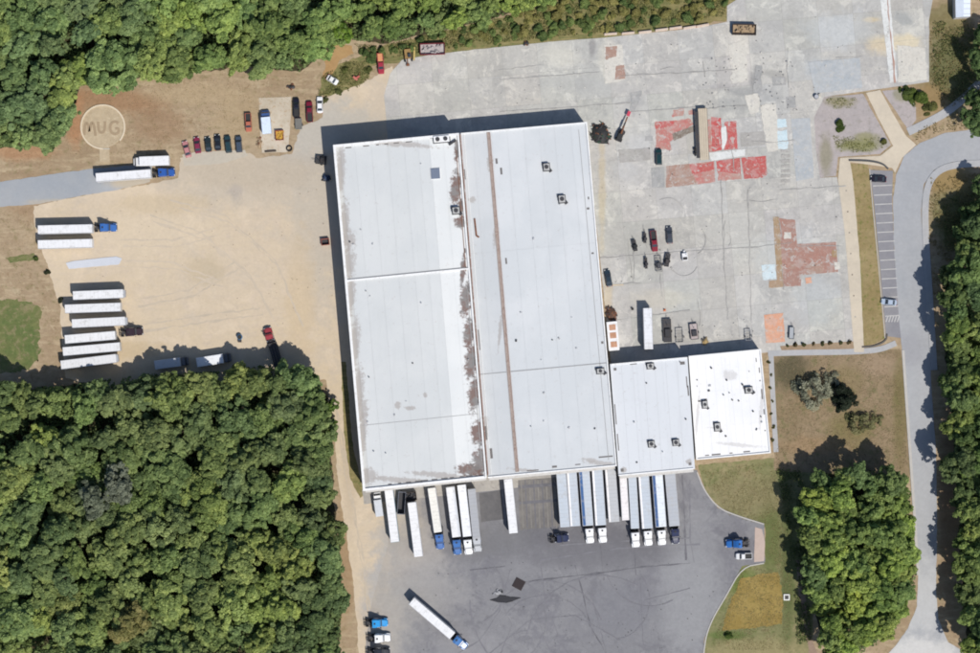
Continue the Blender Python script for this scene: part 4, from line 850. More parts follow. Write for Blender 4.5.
def flatbed(rear, front, label, plankc, n=6, wid=2.5, load=None, group=None):
    a, b = W(*rear, 1.5), W(*front, 1.5); d = b - a; L = d.length; rz = math.atan2(d.y, d.x)
    t = empty('flatbed_trailer', (a.x, a.y, .07), rz, label, 'trailer', group)
    MB().box(L / 2, .45, 1.05, L - .2, .14, .3).box(L / 2, -.45, 1.05, L - .2, .14, .3).build('chassis', M['darkmetal'], t)
    w = wid / n
    for k in range(n):
        MB().box(L / 2, -wid / 2 + w * (k + .5), 1.27 + (.01 if k % 2 else 0), L, w - .06, .1).build('plank', plankc, t)
    MB().box(L / 2, wid / 2 + .04, 1.24, L, .08, .2).box(L / 2, -wid / 2 - .04, 1.24, L, .08, .2).build('side_rail', M['darkmetal'], t)
    MB().box(L + .03, 0, 1.5, .08, wid, .7).build('headboard', M['darkmetal'], t)
    for s in (-1, 1): MB().box(L - 2.4, s * .7, .55, .12, .12, 1.0).build('landing_leg', M['darkmetal'], t)
    wheels(t, [(x, s * .95) for x in (1.5, 2.75) for s in (-1, 1)], WM_TRUCK, .5)
    return t
rzf = heading((279.5, 369), (269, 330))
tractor((266.8, 327.5), rzf, 'red-roofed tractor pulling out of the wood, dark flatbed behind it', GT, (.33, .05, .06), sleeper=False)
flatbed((280.5, 372), (272.2, 343), 'dark empty flatbed trailer reaching under the trees behind a red tractor', M['darkmetal'], group='flatbed trailers')
t = empty('water_barrel', W(240, 337), 0, 'blue barrel in tree shade by the yard', 'barrel')
MB().cyl((0, 0, .05), (0, 0, 1.2), .8, n=14).build('drum', paint('blue_plastic', (.05, .22, .45), .5, .4), t); MB().cyl((0, 0, 1.2), (0, 0, 1.27), .7, n=14).build('lid', M['plastic'], t); MB().box(0, -1.2, .4, 1.0, .8, .7).build('pump_box', M['darkmetal'], t)

# ---- trailers backed up to the south dock
T = trailer_at
box_truck((379.7, 516), (376.6, 492.5), 'small grey box truck with white cab, leftmost at the dock', (.8, .8, .8), (.55, .57, .6), GB, 2.3, 3.0)
T((388.7, 489), (395, 541.8), 'bright white trailer with teal side stripe, leftmost trailer at the dock', GD, WHT, (.10, .30, .38), wall=True)
dumpster((401.5, 503), -4, 2.2, 6.6, 2.2, 'blue-grey steel skip between the two leftmost white dock trailers', (.20, .22, .27), None)
dumpster((411, 496.5), 8, 3.2, 2.4, 1.8, 'dark brown steel skip behind the trailer pulled away from the dock', (.07, .055, .05), M['darkmetal'])
T((411.8, 502.5), (418.6, 556.5), 'white trailer standing pulled away from the dock, without a tractor', GD, WHT)
T((431.5, 488), (438, 532.2), 'cream-white trailer at the dock with a small blue tractor, free on both sides', GD, (.74, .72, .66), wid=2.4, wall=True)
T((450.2, 487), (456.6, 537), 'white trailer at the dock with blue tractor, left of a close trio', GD, WHT, wall=True, strip_c=(.6, .62, .65), strip_side=1)
T((461.5, 485), (467.3, 536.5), 'white trailer at the dock with white tractor, middle of a close trio', GD, (.76, .77, .79), wall=True)
T((471.5, 489), (476.6, 538.5), 'dull grey trailer at the dock, right of a close trio beside the dark patch', GD, (.36, .37, .39), (.4, .4, .4), wid=2.3, wall=True)
T((508, 479), (513.6, 533.2), 'white trailer standing alone at the dock between dark patches', GD, WHT, wall=True)
for (a, b, rc, sc, ss, w, lab) in [((561.2, 473), (565.2, 527), GRY, None, 1, 2.9, 'grey-roofed trailer at the dock, leftmost of five side by side'),
      ((571.6, 472), (575.4, 526), GRY, (.82, .80, .80), -1, 3.0, 'grey-roofed trailer with white left strip, second of five at the dock'),
      ((584.2, 471), (588.2, 525.6), GRY, (.03, .10, .26), -1, 3.2, 'grey-roofed trailer with dark blue left strip, third of five at the dock'),
      ((597.2, 470), (600.8, 525.2), GRY, (.82, .80, .80), -1, 3.2, 'grey-roofed trailer with white left strip and white tractor, fourth of five'),
      ((610.2, 469), (614.2, 522), (.45, .46, .47), (.80, .77, .75), -1, 3.2, 'grey-roofed trailer without tractor, fifth of five at the dock'),
      ((623.2, 477.5), (625.8, 520.3), (.76, .72, .71), None, 1, 2.2, 'short narrow pinkish white trailer, leftmost at the small roof block dock'),
      ((632.3, 476.5), (635.2, 528.3), GRY, None, 1, 2.5, 'plain grey-roofed trailer with white tractor below the small roof block'),
      ((643.6, 475.5), (647.5, 528.4), GRY, (.82, .80, .80), -1, 3.2, 'grey-roofed trailer with white left strip below the small roof block'),
      ((657.4, 474.3), (661.2, 527), (.68, .72, .76), (.03, .09, .24), -1, 3.2, 'bright trailer with dark blue left strip below the small roof block'),
      ((670, 473), (674.6, 526), (.40, .42, .45), None, 1, 3.1, 'dull grey trailer, rightmost of all the dock trailers')]:
    T(a, b, lab, GD, rc, (.5, .52, .55), sc, -ss if False else ss, wid=w, wall=True)
SOUTH = heading((465, 500), (468.5, 540))
for f, c, lab, sl_ in [((440.4, 549.5), (.06, .14, .36), 'faded blue tractor under the cream-white dock trailer', True), ((457.8, 555), (.05, .14, .36), 'blue tractor, left beside a white tractor at the dock', True), ((468.8, 554.8), (.80, .80, .80), 'white tractor beside a blue one at the dock', True), ((477.8, 552), (.42, .43, .45), 'grey tractor under the dull grey trailer of the close trio', True),
                  ((590.4, 543.6), (.80, .80, .80), 'white tractor, left of a pair under the five dock trailers', True), ((603.2, 543), (.80, .80, .80), 'white tractor, right of a pair under the five dock trailers', True), ((636.2, 547.6), (.80, .80, .80), 'white tractor, left of three below the small roof block', True), ((648.8, 546), (.80, .80, .80), 'white tractor, middle of three below the small roof block', True), ((662.4, 545.4), (.80, .80, .80), 'white tractor, right of three below the small roof block', True), ((676, 544), (.025, .03, .07), 'dark navy tractor under the rightmost dock trailer', True)]:
    tractor(f, SOUTH, lab, GT, c, sl_)
tractor((569, 537.5), heading((550, 540), (570, 538)), 'dark navy day-cab tractor parked across the court below the five trailers', GT, (.02, .028, .07), sleeper=False)
T((411.6, 600.9), (452.4, 635.8), 'white trailer standing diagonally across the open truck court', 'trailers on the truck court', WHT)
tractor((466.6, 647.8), heading((411.6, 600.9), (452.4, 635.8)), 'blue tractor of the diagonal rig on the open truck court', GT, (.05, .15, .36))
tractor((388, 622.5), heading((360, 623), (388, 622)), 'bright blue tractor, top of three parked bobtail at the court edge', GT, (.03, .28, .62))
tractor((390.5, 637.5), heading((361, 638), (390, 637)), 'white tractor, middle of three parked bobtail at the court edge', GT, (.80, .80, .80))
tractor((390, 652), heading((361, 652.5), (390, 651.5)), 'black tractor, bottom of three parked bobtail at the court edge', GT, (.02, .022, .03))
tractor((726, 543.8), heading((750, 543), (726, 543.6)), 'blue tractor nosed west beside the pink loading pad', GT, (.03, .14, .42))
T((648.8, 349), (647.6, 308), 'white trailer backed to the north wall of the small roof block', 'trailers north of the warehouse', (.70, .71, .73))
flatbed((704.6, 160), (702.4, 108.5), 'flatbed trailer with long beige boards on the old red floor', paint('beige_boards', (.50, .43, .33), .85, .2, 0, .2), 4, 2.7, group='flatbed trailers')
flatbed((698.6, 158), (696.6, 112), 'narrow dark strip standing in for the shadow along the beige-boarded flatbed', M['darkmetal'], 2, 1.0, group='flatbed trailers')  # dark strip added as the shadow left of the boarded flatbed

# ---- cars and pickups
GC = 'cars parked by the round pad'
car((186.6, 149.2), (184, 140), 'faded red and white car, leftmost of the parked row', (.45, .20, .20), 'sedan', GC, 5.0)
car((197.3, 145.2), (196, 136), 'maroon car, second from left in the parked row', (.20, .025, .06), 'sedan', GC, 4.9)
car((208, 144.5), (207, 136), 'dark green-black car, third from left in the parked row', (.018, .03, .035), 'sedan', GC, 4.5)
car((217.6, 142.6), (217, 134), 'black car, fourth from left in the parked row', (.012, .014, .02), 'sedan', GC, 4.8)
car((228, 144.3), (226.8, 135), 'large dark teal sport utility car in the parked row', (.018, .045, .055), 'suv', GC, 5.2)
car((238.8, 144.3), (238, 135), 'dark blue car with pale roof, rightmost of the parked row', (.05, .07, .10), 'suv', GC, 4.9)
car((248.4, 122.5), (248.8, 132), 'rusty orange pickup beside the cream concrete pad', (.42, .13, .08), 'pickup', 'pickups', 5.4)
box_truck((267, 133.5), (265, 110.5), 'small pale blue box truck on the cream concrete pad', (.05, .10, .25), (.62, .71, .84), GB, 2.7, 3.0)
car((296.4, 108), (296, 97), 'black pickup with a small trailer behind it, near the warehouse corner', (.012, .012, .022), 'pickup', 'pickups', 5.8)
car((309.6, 112), (309, 101), 'dark red pickup between a black and a white car', (.17, .012, .03), 'pickup', 'pickups', 6.2)
car((319.8, 105), (319.6, 96), 'white car with dark windows, nearest the warehouse corner', (.75, .75, .75), 'sedan', GC, 4.9)
redp = car((380.6, 63.5), (381.5, 75), 'red pickup with orange load bed on the north verge edge', (.33, .03, .05), 'pickup', 'pickups', 6.2)
o = MB().box(-1.7, 0, 1.2, 2.3, 1.4, .3).build('bed_load', paint('orange_load', (.62, .27, .13), .8, .2, 0, .2), redp)
car((608.2, 278), (606.5, 269), 'dark teal car parked close to the warehouse east wall', (.02, .035, .05), 'sedan', 'cars on the old concrete floor', 5.2)
car((658.8, 157), (658.6, 148), 'dark green van-like car on the old floor left of the flatbed', (.008, .035, .04), 'suv', 'cars on the old concrete floor', 4.8)
car((654, 241), (655.2, 252), 'dark pickup with red hood amid scrap machines', (.20, .012, .025), 'pickup', 'pickups', 6.2)
car((669.4, 235), (668.8, 226), 'dark grey car right of the red-hooded pickup', (.05, .055, .07), 'sedan', 'cars on the old concrete floor', 5.2)
car((878.5, 179), (870, 178.5), 'black car at the top of the striped parking lot', (.015, .012, .022), 'sedan', 'cars in the striped parking lot', 4.7)
car((889, 302), (880, 301), 'pale blue car at the bottom of the striped parking lot', (.38, .45, .55), 'sedan', 'cars in the striped parking lot', 4.6)
car((744, 556), (735, 556.2), 'small white pickup beside the blue tractor at the pink pad', (.70, .70, .70), 'pickup', 'pickups', 4.8)
car((332.4, 80), (339, 84), 'small white car nosed into weeds by the clay mound', (.72, .72, .70), 'sedan', GC, 3.6)

def utility_trailer(center, toward, lx, ly, label, color=(.25, .25, .26), deck=None, hood=False, cat='utility trailer', name='utility_trailer'):
    c = W(*center, .8); rz = heading(center, toward); t = empty(name, (c.x, c.y, .07), rz, label, cat)
    for s in (-1, 1): MB().box(0, s * (ly / 2 - .06), .75, lx, .12, .3).build('side_rail', M['dullpaint'], t, color=color)
    for s in (-1, 1): MB().box(s * (lx / 2 - .06), 0, .752, .12, ly - .25, .28).build('end_rail', M['dullpaint'], t, color=color)
    n = max(3, int(lx / .8))
    for k in range(1, n): MB().box(-lx / 2 + lx * k / n, 0, .66, .09, ly - .2, .1).build('cross_bar', M['darkmetal'], t)
    if deck: MB().box(0, 0, .735, lx - .25, ly - .27, .05).build('deck', deck, t)
    MB().box(lx / 2 + .55, 0, .62, 1.2, .1, .1).build('tongue', M['darkmetal'], t)
    if hood:
        MB().box(-lx * .1, 0, 1.15, lx * .4, ly * .7, .7, taper=.8).build('engine_cover', M['dullpaint'], t, color=tuple(x * .7 for x in color)); MB().cyl((lx * .22, 0, .8), (lx * .3, 0, 1.9), .06, n=6).build('mast', M['darkmetal'], t)
    wheels(t, [(-.3, s * (ly / 2 + .13)) for s in (-1, 1)], WM_CAR, .33)
    return t
U = utility_trailer
U((298.6, 124), (298, 110), 3.2, 2.0, 'small grey utility trailer behind the black pickup', (.2, .2, .19), paint('grey_load', (.17, .165, .15), .9, .2, 0, .3))
U((667.2, 330.5), (666.5, 316), 7.0, 2.5, 'long dark frame trailer right of the white trailer by the north wall', (.06, .06, .065), M['darkmetal'], True)
U((680, 336), (679.5, 327), 4.4, 2.2, 'pale empty frame trailer, middle of the three small trailers', (.42, .41, .39))
U((694, 331.5), (692.8, 321), 4.8, 2.4, 'dark frame cart with a pinkish load, right of the three small trailers', (.07, .07, .08), paint('pinkish_load', (.42, .36, .35), .9, .2, 0, .3), True)
U((748.3, 335), (747.6, 326), 3.2, 1.8, 'pale frame cart close to the north wall of the white annex', (.33, .34, .36))
U((791.6, 333), (792, 324), 3.6, 1.5, 'dark outlined cart right of the orange floor patch', (.08, .09, .1), paint('grey_canvas', (.36, .38, .40), .9, .2))
U((321, 160), (312, 159), 3.2, 2.6, 'dark scrap-laden cart in the shade of the warehouse west wall', (.03, .032, .038), M['darkmetal'], True)
for c, tw, lx, ly, lab, colr in [((644.8, 238), (644.6, 230), 3.0, .9, 'narrow dark machine just left of the red-hooded pickup', (.06, .06, .07)), ((634.6, 245.5), (633, 238), 3.4, 1.2, 'dark leaning machine farthest left of the red-hooded pickup', (.03, .035, .04)),
                                 ((646, 263), (645.6, 255), 3.4, .8, 'narrow dark machine below left of the red-hooded pickup', (.05, .05, .06)), ((658.8, 264), (658, 255), 4.6, 1.9, 'open dark frame machine below the red-hooded pickup', (.10, .10, .11)), ((667.2, 260), (668.5, 252), 4.0, 1.5, 'dark cluttered machine below the dark grey car', (.07, .065, .07))]:
    U(c, tw, lx, ly, lab, colr, M['darkmetal'] if ly < 1.6 else None, True, 'machine', 'scrap_machine')
t = empty('generator', W(684.6, 257), .1, 'white box generator with black top on the old floor', 'generator')
MB().box(0, 0, .7, 1.6, 2.2, 1.2).build('casing', M['panelpaint'], t, color=WHT); MB().box(0, -.5, 1.34, 1.3, .8, .1).build('top_panel', M['plastic'], t); MB().box(0, 1.5, .4, .6, .8, .6).build('fuel_box', M['panelpaint'], t, color=(.7, .7, .7)); MB().cyl((.4, .6, 1.3), (.4, .6, 1.8), .08, n=8).build('exhaust', M['darkmetal'], t)

# ---- skips, scrap, other loose things
dumpster((432.5, 49), 2, 7.4, 3.2, 1.7, 'dark red open skip with pale rubbish on the north edge', (.20, .02, .035), paint('pale_rubbish', (.40, .36, .35), .9, .2, 0, .4))
dumpster((744.5, 29.5), -1, 7.0, 3.0, 1.7, 'dark brown open skip with tan timber in the far north', (.07, .05, .045), M['wood'])
dumpster((325.2, 242), 6, 2.4, 1.8, 1.2, 'small brick-red skip beside the warehouse west wall', (.40, .12, .085), None)
dumpster((279.4, 135.4), 3, 2.4, 2.8, 1.0, 'small red bin with yellow load on the cream concrete pad', (.36, .09, .06), paint('yellow_load', (.5, .30, .06), .8, .2, 0, .3))
scrap((600.5, 134), 3.1, 3.8, 2.0, 'dark tangled scrap heap at the warehouse northeast corner', 60, [M['plastic'], M['darkmetal'], paint('dark_green_scrap', (.03, .06, .04), .8, .2, 0, .4), M['rust']], .35, seed=3)
scrap((611, 314), 1.8, 2.4, 1.5, 'rust-brown scrap heap above the white container', 34, [paint('brown_scrap', (.10, .06, .045), .9, .2, 0, .4), M['rust'], M['darkmetal']], .2, seed=5)
scrap((705, 341), .9, 1.2, 1.0, 'small yellowish junk heap by the block north wall', 14, [paint('ochre_junk', (.34, .25, .12), .9, .2, 0, .4), M['darkmetal'], M['wood']], 0, seed=6)
scrap((291.5, 87), 1.4, .8, .6, 'small dark junk heap above the black pickup', 12, None, 0, seed=8)
scrap((259.5, 143), .8, 2.0, .7, 'low brown pallet heap along the left edge of the cream pad', 18, [M['wood'], M['rust']], 0, seed=9)
scrap((526.5, 43.5), .8, .6, .8, 'small dark junk heap on the north slab edge', 12, None, 0, seed=10)
scrap((498, 592), 1.4, .8, .5, 'small grey rubble heap between black plates on the court', 14, [paint('grey_rubble', (.34, .34, .35), .9, .2, 0, .3), M['darkmetal']], .3, seed=14)
scrap((326, 178), 1.4, 1.1, 1.6, 'dark blue junk heap against the shaded west wall', 20, [paint('navy_scrap', (.03, .05, .10), .7, .3), M['darkmetal']], 0, seed=15)
# white container with rusty roof panels
t = empty('storage_container', W(613, 336, 2.6), math.radians(5), 'white storage container with three rusty roof panels by the east wall', 'container'); t.location.z = .07
MB().box(0, 0, 1.35, 3.2, 8.6, 2.5).build('body', M['panelpaint'], t, color=WHT)
for k, y in enumerate((2.6, .2, -2.5)): MB().box(.05, y, 2.64, 1.9, 1.7, .06).build('roof_panel', paint('rusty_panel', (.45, .25, .16), .9, .2, 0, .35, dirt=(.55, .42, .34)), t)
for s in (-1, 1): MB().box(s * .8, -4.33, 1.35, 1.45, .06, 2.3).build('door', M['panelpaint'], t, color=(.7, .7, .7))
for s in (-1, 1):
    for q in (-1, 1): MB().box(s * 1.55, q * 4.25, 1.35, .16, .16, 2.62).build('corner_post', M['steel'], t)
# boom lift
t = empty('boom_lift', W(620, 136), math.radians(68), 'dark boom lift with red-tipped arm stretched out on the old floor', 'boom lift')
MB().box(0, 0, .75, 3.6, 1.7, .8).build('chassis', M['darkmetal'], t); MB().box(-.4, 0, 1.5, 2.2, 1.5, .8, taper=.85).build('turntable', M['plastic'], t)
MB().cyl((.5, 0, 1.9), (6.0, .1, 1.3), .28, .18, 8).build('boom', M['rust'], t); MB().box(3.2, .1, 1.62, 2.0, .5, .4).build('boom_joint', M['darkmetal'], t)
bk = MB().box(7.0, .1, 1.3, 1.5, .9, .5).build('basket', paint('red_basket', (.5, .06, .10), .6, .3), t); wheels(t, [(x, s * .9) for x in (-1.2, 1.2) for s in (-1, 1)], WM_STEER, .5)
# small digger on the north edge
t = empty('mini_digger', W(408, 55.5), math.radians(-84), 'rusty tracked digger with ochre body on the north edge', 'digger')
for s in (-1, 1): MB().loft([rsec(-1.9, .22, .1, .6, .1), rsec(1.9, .22, .1, .6, .1)]).build('track', M['rubber'], t, (0, s * 1.05, 0))
MB().box(-.3, 0, 1.1, 2.8, 1.9, .9).build('house', paint('ochre_paint', (.30, .19, .07), .7, .3, 0, .3, dirt=(.15, .07, .04)), t); MB().box(.3, .45, 1.9, 1.2, .9, .9, taper=.85).build('cab', M['glass'], t)
MB().cyl((1.0, -.3, 1.4), (2.6, -.3, 2.2), .2, .16, 8).build('boom', M['rust'], t); MB().cyl((2.6, -.3, 2.2), (3.0, -.3, .5), .16, .1, 8).build('arm', M['rust'], t); MB().box(2.9, -.3, .45, .6, .9, .5).build('bucket', M['rust'], t)
t = empty('steel_beam', W(414.3, 54), math.radians(88), 'yellow steel beam standing on edge right of the rusty digger', 'beam')
MB().box(0, 0, .3, 3.9, .1, .4).build('web', paint('yellow_paint', (.52, .40, .15), .8, .2), t); MB().box(0, 0, .53, 3.9, .45, .06).build('flange', paint('yellow_paint', (.52, .40, .15), .8, .2), t); MB().box(0, 0, .1, 3.9, .45, .06).build('flange', M['rust'], t)
t = empty('tractor_implement', W(357, 78), .5, 'small red farm implement in the weeds', 'implement')
MB().box(0, 0, .5, 1.8, .5, .4).build('frame', paint('implement_red', (.48, .12, .10), .7, .3), t); MB().box(-.5, 0, .9, .6, 1.6, .25, .4).build('hopper', paint('implement_red', (.5, .16, .12), .7, .3), t); MB().cyl((.4, 0, .5), (1.6, 1.0, .5), .1, n=6).build('drawbar', M['rust'], t); wheels(t, [(-.2, .6), (-.2, -.6)], WM_CAR, .33)
# concrete barrier blocks along the north edge
blk = MB(); blk.loft([[(x, -.45, 0), (x, .45, 0), (x, .2, .45), (x, .16, .9), (x, -.16, .9), (x, -.2, .45)] for x in (-1.9, 1.9)])
bm = blk.mesh('barrier_block', paint('barrier_concrete', (.55, .46, .38), .9, .2, 0, .2, dirt=(.5, .26, .18), dirt_amt=.7))
ordn = ['leftmost', 'second from left', 'third from left', 'fourth from left', 'fifth from left', 'sixth from left', 'rightmost']
for k, (x, y) in enumerate(((610.5, 34), (628, 33.2), (645, 32), (661.5, 29.8), (675.5, 28), (689.5, 27.5), (702.5, 25.6))):
    o = link('barrier_block', bm, None, W(x, y), math.radians(4 + k)); o.location.z = .05
    tag(o, 'pale concrete barrier block on the north edge, %s of seven' % ordn[k], 'barrier', 'barrier blocks along the north edge')
# steel plate and flat shadow shape on the court
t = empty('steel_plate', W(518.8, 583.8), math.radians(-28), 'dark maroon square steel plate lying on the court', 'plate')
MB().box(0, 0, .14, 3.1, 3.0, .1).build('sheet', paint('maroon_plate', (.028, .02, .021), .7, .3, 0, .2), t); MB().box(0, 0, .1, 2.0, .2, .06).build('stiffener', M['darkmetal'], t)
t = empty('shadow_sheet', W(505, 599), math.radians(1), 'long pointed black sheet standing in for a shadow on the court below the maroon plate', 'shadow_sheet')  # flat black shape that imitates a pointed shadow on the court
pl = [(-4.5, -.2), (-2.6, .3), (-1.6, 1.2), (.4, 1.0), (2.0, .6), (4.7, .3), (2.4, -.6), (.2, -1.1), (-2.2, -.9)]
m = MB().prism(pl, .0, .16); m.build('shadow_shape', paint('shadow_black', (.028, .028, .033), .7, .3, 0, .3), t)
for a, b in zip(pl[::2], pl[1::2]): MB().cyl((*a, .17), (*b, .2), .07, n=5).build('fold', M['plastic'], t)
t = empty('oil_drum', W(816, 97), 0, 'dark blue drum beside a pale box at the gravel bed corner', 'drum'); MB().cyl((0, 0, .07), (0, 0, 1.0), .7, n=14).build('drum_body', paint('drum_paint', (.06, .08, .12), .5, .4), t); MB().cyl((0, 0, 1.0), (0, 0, 1.04), .62, n=14).build('lid', M['steel'], t); MB().box(1.0, .5, .4, .6, .7, .7).build('crate', M['conc'], t)
t = empty('timber_plank', W(617.5, 285), math.radians(2), 'pale timber plank on the floor beside the dark teal car', 'plank'); MB().box(0, 0, .13, 3.6, .35, .1).build('board', paint('pale_timber', (.55, .46, .33), .9, .2), t); MB().box(-1.4, 0, .09, .1, .5, .06).build('batten', M['wood'], t)
t = empty('old_tyre', W(289.3, 148.5), 0, 'old truck tyre lying at the corner of the cream concrete pad', 'tyre')
m = MB(); n1, n2 = 18, 8; vs = [((.75 + .22 * math.cos(2 * math.pi * j / n2)) * math.cos(2 * math.pi * i / n1), (.75 + .22 * math.cos(2 * math.pi * j / n2)) * math.sin(2 * math.pi * i / n1), .3 + .22 * math.sin(2 * math.pi * j / n2)) for i in range(n1) for j in range(n2)]
m.add(vs, [(i * n2 + j, ((i + 1) % n1) * n2 + j, ((i + 1) % n1) * n2 + (j + 1) % n2, i * n2 + (j + 1) % n2) for i in range(n1) for j in range(n2)]); m.build('tread', M['rubber'], t, smooth=True)
t = empty('timber_beam', W(270.5, 151.3), math.radians(4), 'dark timber beam along the lower edge of the cream pad', 'beam'); MB().box(0, 0, .2, 3.4, .5, .3).build('beam', paint('dark_timber', (.06, .05, .04), .9, .2), t); MB().box(.2, .1, .4, 2.2, .3, .12).build('upper_board', paint('dark_timber', (.08, .06, .05), .9, .2), t)
t = empty('utility_box', W(786.5, 597), 0, 'small white square utility pit frame on the east lawn', 'utility box')
for (x, y, lx, ly) in ((0, .75, 1.8, .35), (0, -.75, 1.8, .35), (.75, 0, .35, 1.1), (-.75, 0, .35, 1.1)): MB().box(x, y, .25, lx, ly, .35).build('frame_side', paint('white_frame', (.72, .72, .68), .7, .3), t)
MB().box(0, 0, .12, 1.1, 1.1, .15).build('cover', M['darkmetal'], t)
for (x, y, lab) in ((632.5, 309, 'small dark bollard left of the trailer by the north wall'), (664.5, 310, 'small orange cone right of the trailer by the north wall')):
    t = empty('traffic_cone' if 'cone' in lab else 'bollard', W(x, y), 0, lab, 'cone' if 'cone' in lab else 'bollard'); mm = paint('cone_orange', (.6, .16, .05), .6, .3) if 'cone' in lab else M['plastic']
    MB().box(0, 0, .12, .7, .7, .1).build('base', mm, t); MB().cyl((0, 0, .15), (0, 0, .95), .3, .1 if 'cone' in lab else .28, 10).build('shaft', mm, t)

# ------------------------------------------------------------------ trees and other plants
def leaf_mat(name, rough=.6, trans=.42):
    t = NT(name)
    at = t.n('ShaderNodeAttribute', attribute_name='tone').outputs['Fac']
    oi = t.n('ShaderNodeObjectInfo'); c = oi.outputs['Color']
    v = t.math('MULTIPLY_ADD', at, 1.0, .5)
    cc = t.n('ShaderNodeCombineColor')
    for i in range(3): t.put(cc.inputs[i], v)
    c = t.mix(1.0, c, cc.outputs[0], 'MULTIPLY')
    h = t.n('ShaderNodeHueSaturation'); t.put(h.inputs['Color'], c)
    t.put(h.inputs['Hue'], t.math('MULTIPLY_ADD', at, -.035, .514)); c = h.outputs[0]
    t.done(c, rough, .15)
    tr = t.n('ShaderNodeBsdfTranslucent'); t.put(tr.inputs[0], c)
    ms = t.n('ShaderNodeMixShader'); ms.inputs[0].default_value = trans
    out = t.nt.nodes['Material Output']
    t.nt.links.new(t.bsdf.outputs[0], ms.inputs[1]); t.nt.links.new(tr.outputs[0], ms.inputs[2]); t.nt.links.new(ms.outputs[0], out.inputs[0])
    return t.mat
LEAF = leaf_mat('leaves'); BARK = paint('bark', (.085, .065, .048), .95, .1, 0, .3, scale=2)

def cards_mesh(name, P, N, size, tone, mat=LEAF, rg=None):
    "leaf-sized four-cornered faces at points P facing N"
    n = len(P); N = N / np.linalg.norm(N, axis=1, keepdims=True)
    a = rg.normal(size=(n, 3)); U_ = np.cross(N, a); U_ /= np.linalg.norm(U_, axis=1, keepdims=True) + 1e-9; V_ = np.cross(N, U_)
    s = size[:, None]; asp = rg.uniform(.6, 1.0, (n, 1))
    v = np.stack([P - U_ * s, P - V_ * s * asp + N * s * .15, P + U_ * s, P + V_ * s * asp + N * s * .15], 1).reshape(-1, 3)
    me = bpy.data.meshes.new(name)
    me.vertices.add(4 * n); me.vertices.foreach_set('co', v.ravel().astype(np.float32))
    me.loops.add(4 * n); me.loops.foreach_set('vertex_index', np.arange(4 * n, dtype=np.int32))
    me.polygons.add(n); me.polygons.foreach_set('loop_start', np.arange(0, 4 * n, 4, dtype=np.int32))
    at = me.attributes.new('tone', 'FLOAT', 'FACE'); at.data.foreach_set('value', tone.astype(np.float32))
    me.materials.append(mat); me.update(calc_edges=True); return me

def crown_mesh(seed, R, Hc, dens=1.0, nl=20, lobe=(.08, .23), leaf=(.22, .46), spread=.38):
    "a crown of many leafy clumps, each with its own tone, on an uneven dome"
    rg = np.random.default_rng(seed); Ps, Ns, Ts, Ss = [], [], [], []
    for k in range(nl):
        a = rg.uniform(0, 6.283); q = math.sqrt(rg.uniform(0, 1)) if k else 0.1
        lr = R * rg.uniform(*lobe); rr = (R - lr * .6) * q
        wob = 1 + .26 * math.sin(2 * a + seed) + .18 * math.sin(3 * a + seed * 2.1) + .12 * math.sin(5 * a + seed * 3.7)
        c = np.array([rr * math.cos(a) * wob, rr * math.sin(a) * wob, Hc * (1 - .8 * q ** 2.0) - lr * .6 + rg.uniform(-.38, .16) * Hc])
        n = int((80 * lr * lr + 38) * dens); d = rg.normal(size=(n, 3)); d /= np.linalg.norm(d, axis=1, keepdims=True)
        d[:, 2] = np.where(d[:, 2] < -.35, -d[:, 2], d[:, 2])
        el = rg.uniform(.6, 1.8, 3) * np.array([1, 1, .65])
        rad = lr * (1 - np.abs(rg.normal(0, .16, n)))[:, None]
        Ps.append(c + d * rad * el); Ns.append(d * .75 + rg.normal(0, .5, (n, 3)) + np.array([0, 0, .5]))
        Ts.append(np.clip(rg.uniform(.5 - spread, .5 + spread) + rg.normal(0, .16, n), 0, 1)); Ss.append(rg.uniform(*leaf, n))
    return cards_mesh('crown', np.concatenate(Ps), np.concatenate(Ns), np.concatenate(Ss), np.concatenate(Ts), LEAF, rg)

def trunk_mesh(seed, H, R, r=.24):
    lr = random.Random(seed); m = MB(); top = Vector((lr.uniform(-.4, .4), lr.uniform(-.4, .4), H * .62))
    m.cyl((0, 0, 0), top * .5, r * 1.15, r * .8, 8); m.cyl(top * .5, top, r * .8, r * .55, 8)
    for k in range(6):
        a = lr.uniform(0, 6.28); s = top * lr.uniform(.6, 1); e = Vector((math.cos(a) * R * .6, math.sin(a) * R * .6, H * lr.uniform(.72, .88))); m.cyl(s, e, r * .4, r * .12, 6)
    m.cyl(top, (0, 0, H * .9), r * .5, r * .15, 6)
    return m.mesh('trunk', BARK)
PROTO = []
for k in range(10):
    R0 = 5.0; Hc = [4.6, 5.2, 4.0, 5.8, 4.4][k % 5]; H = 15.0
    cm = crown_mesh(100 + k, R0, Hc, 1.0, 76 + k % 4 * 8)
    PROTO.append((cm, trunk_mesh(50 + k, H, R0), H, Hc))
SHADOW_CROWN = crown_mesh(900, 5.0, 9.0, 1.0, 60, (.12, .26), (.2, .4)); SHADOW_TRUNK = trunk_mesh(77, 15, 3)
SPARSE = [crown_mesh(930 + k, 5.0, 4.0, .8, 34, (.12, .26), (.16, .32)) for k in range(2)]

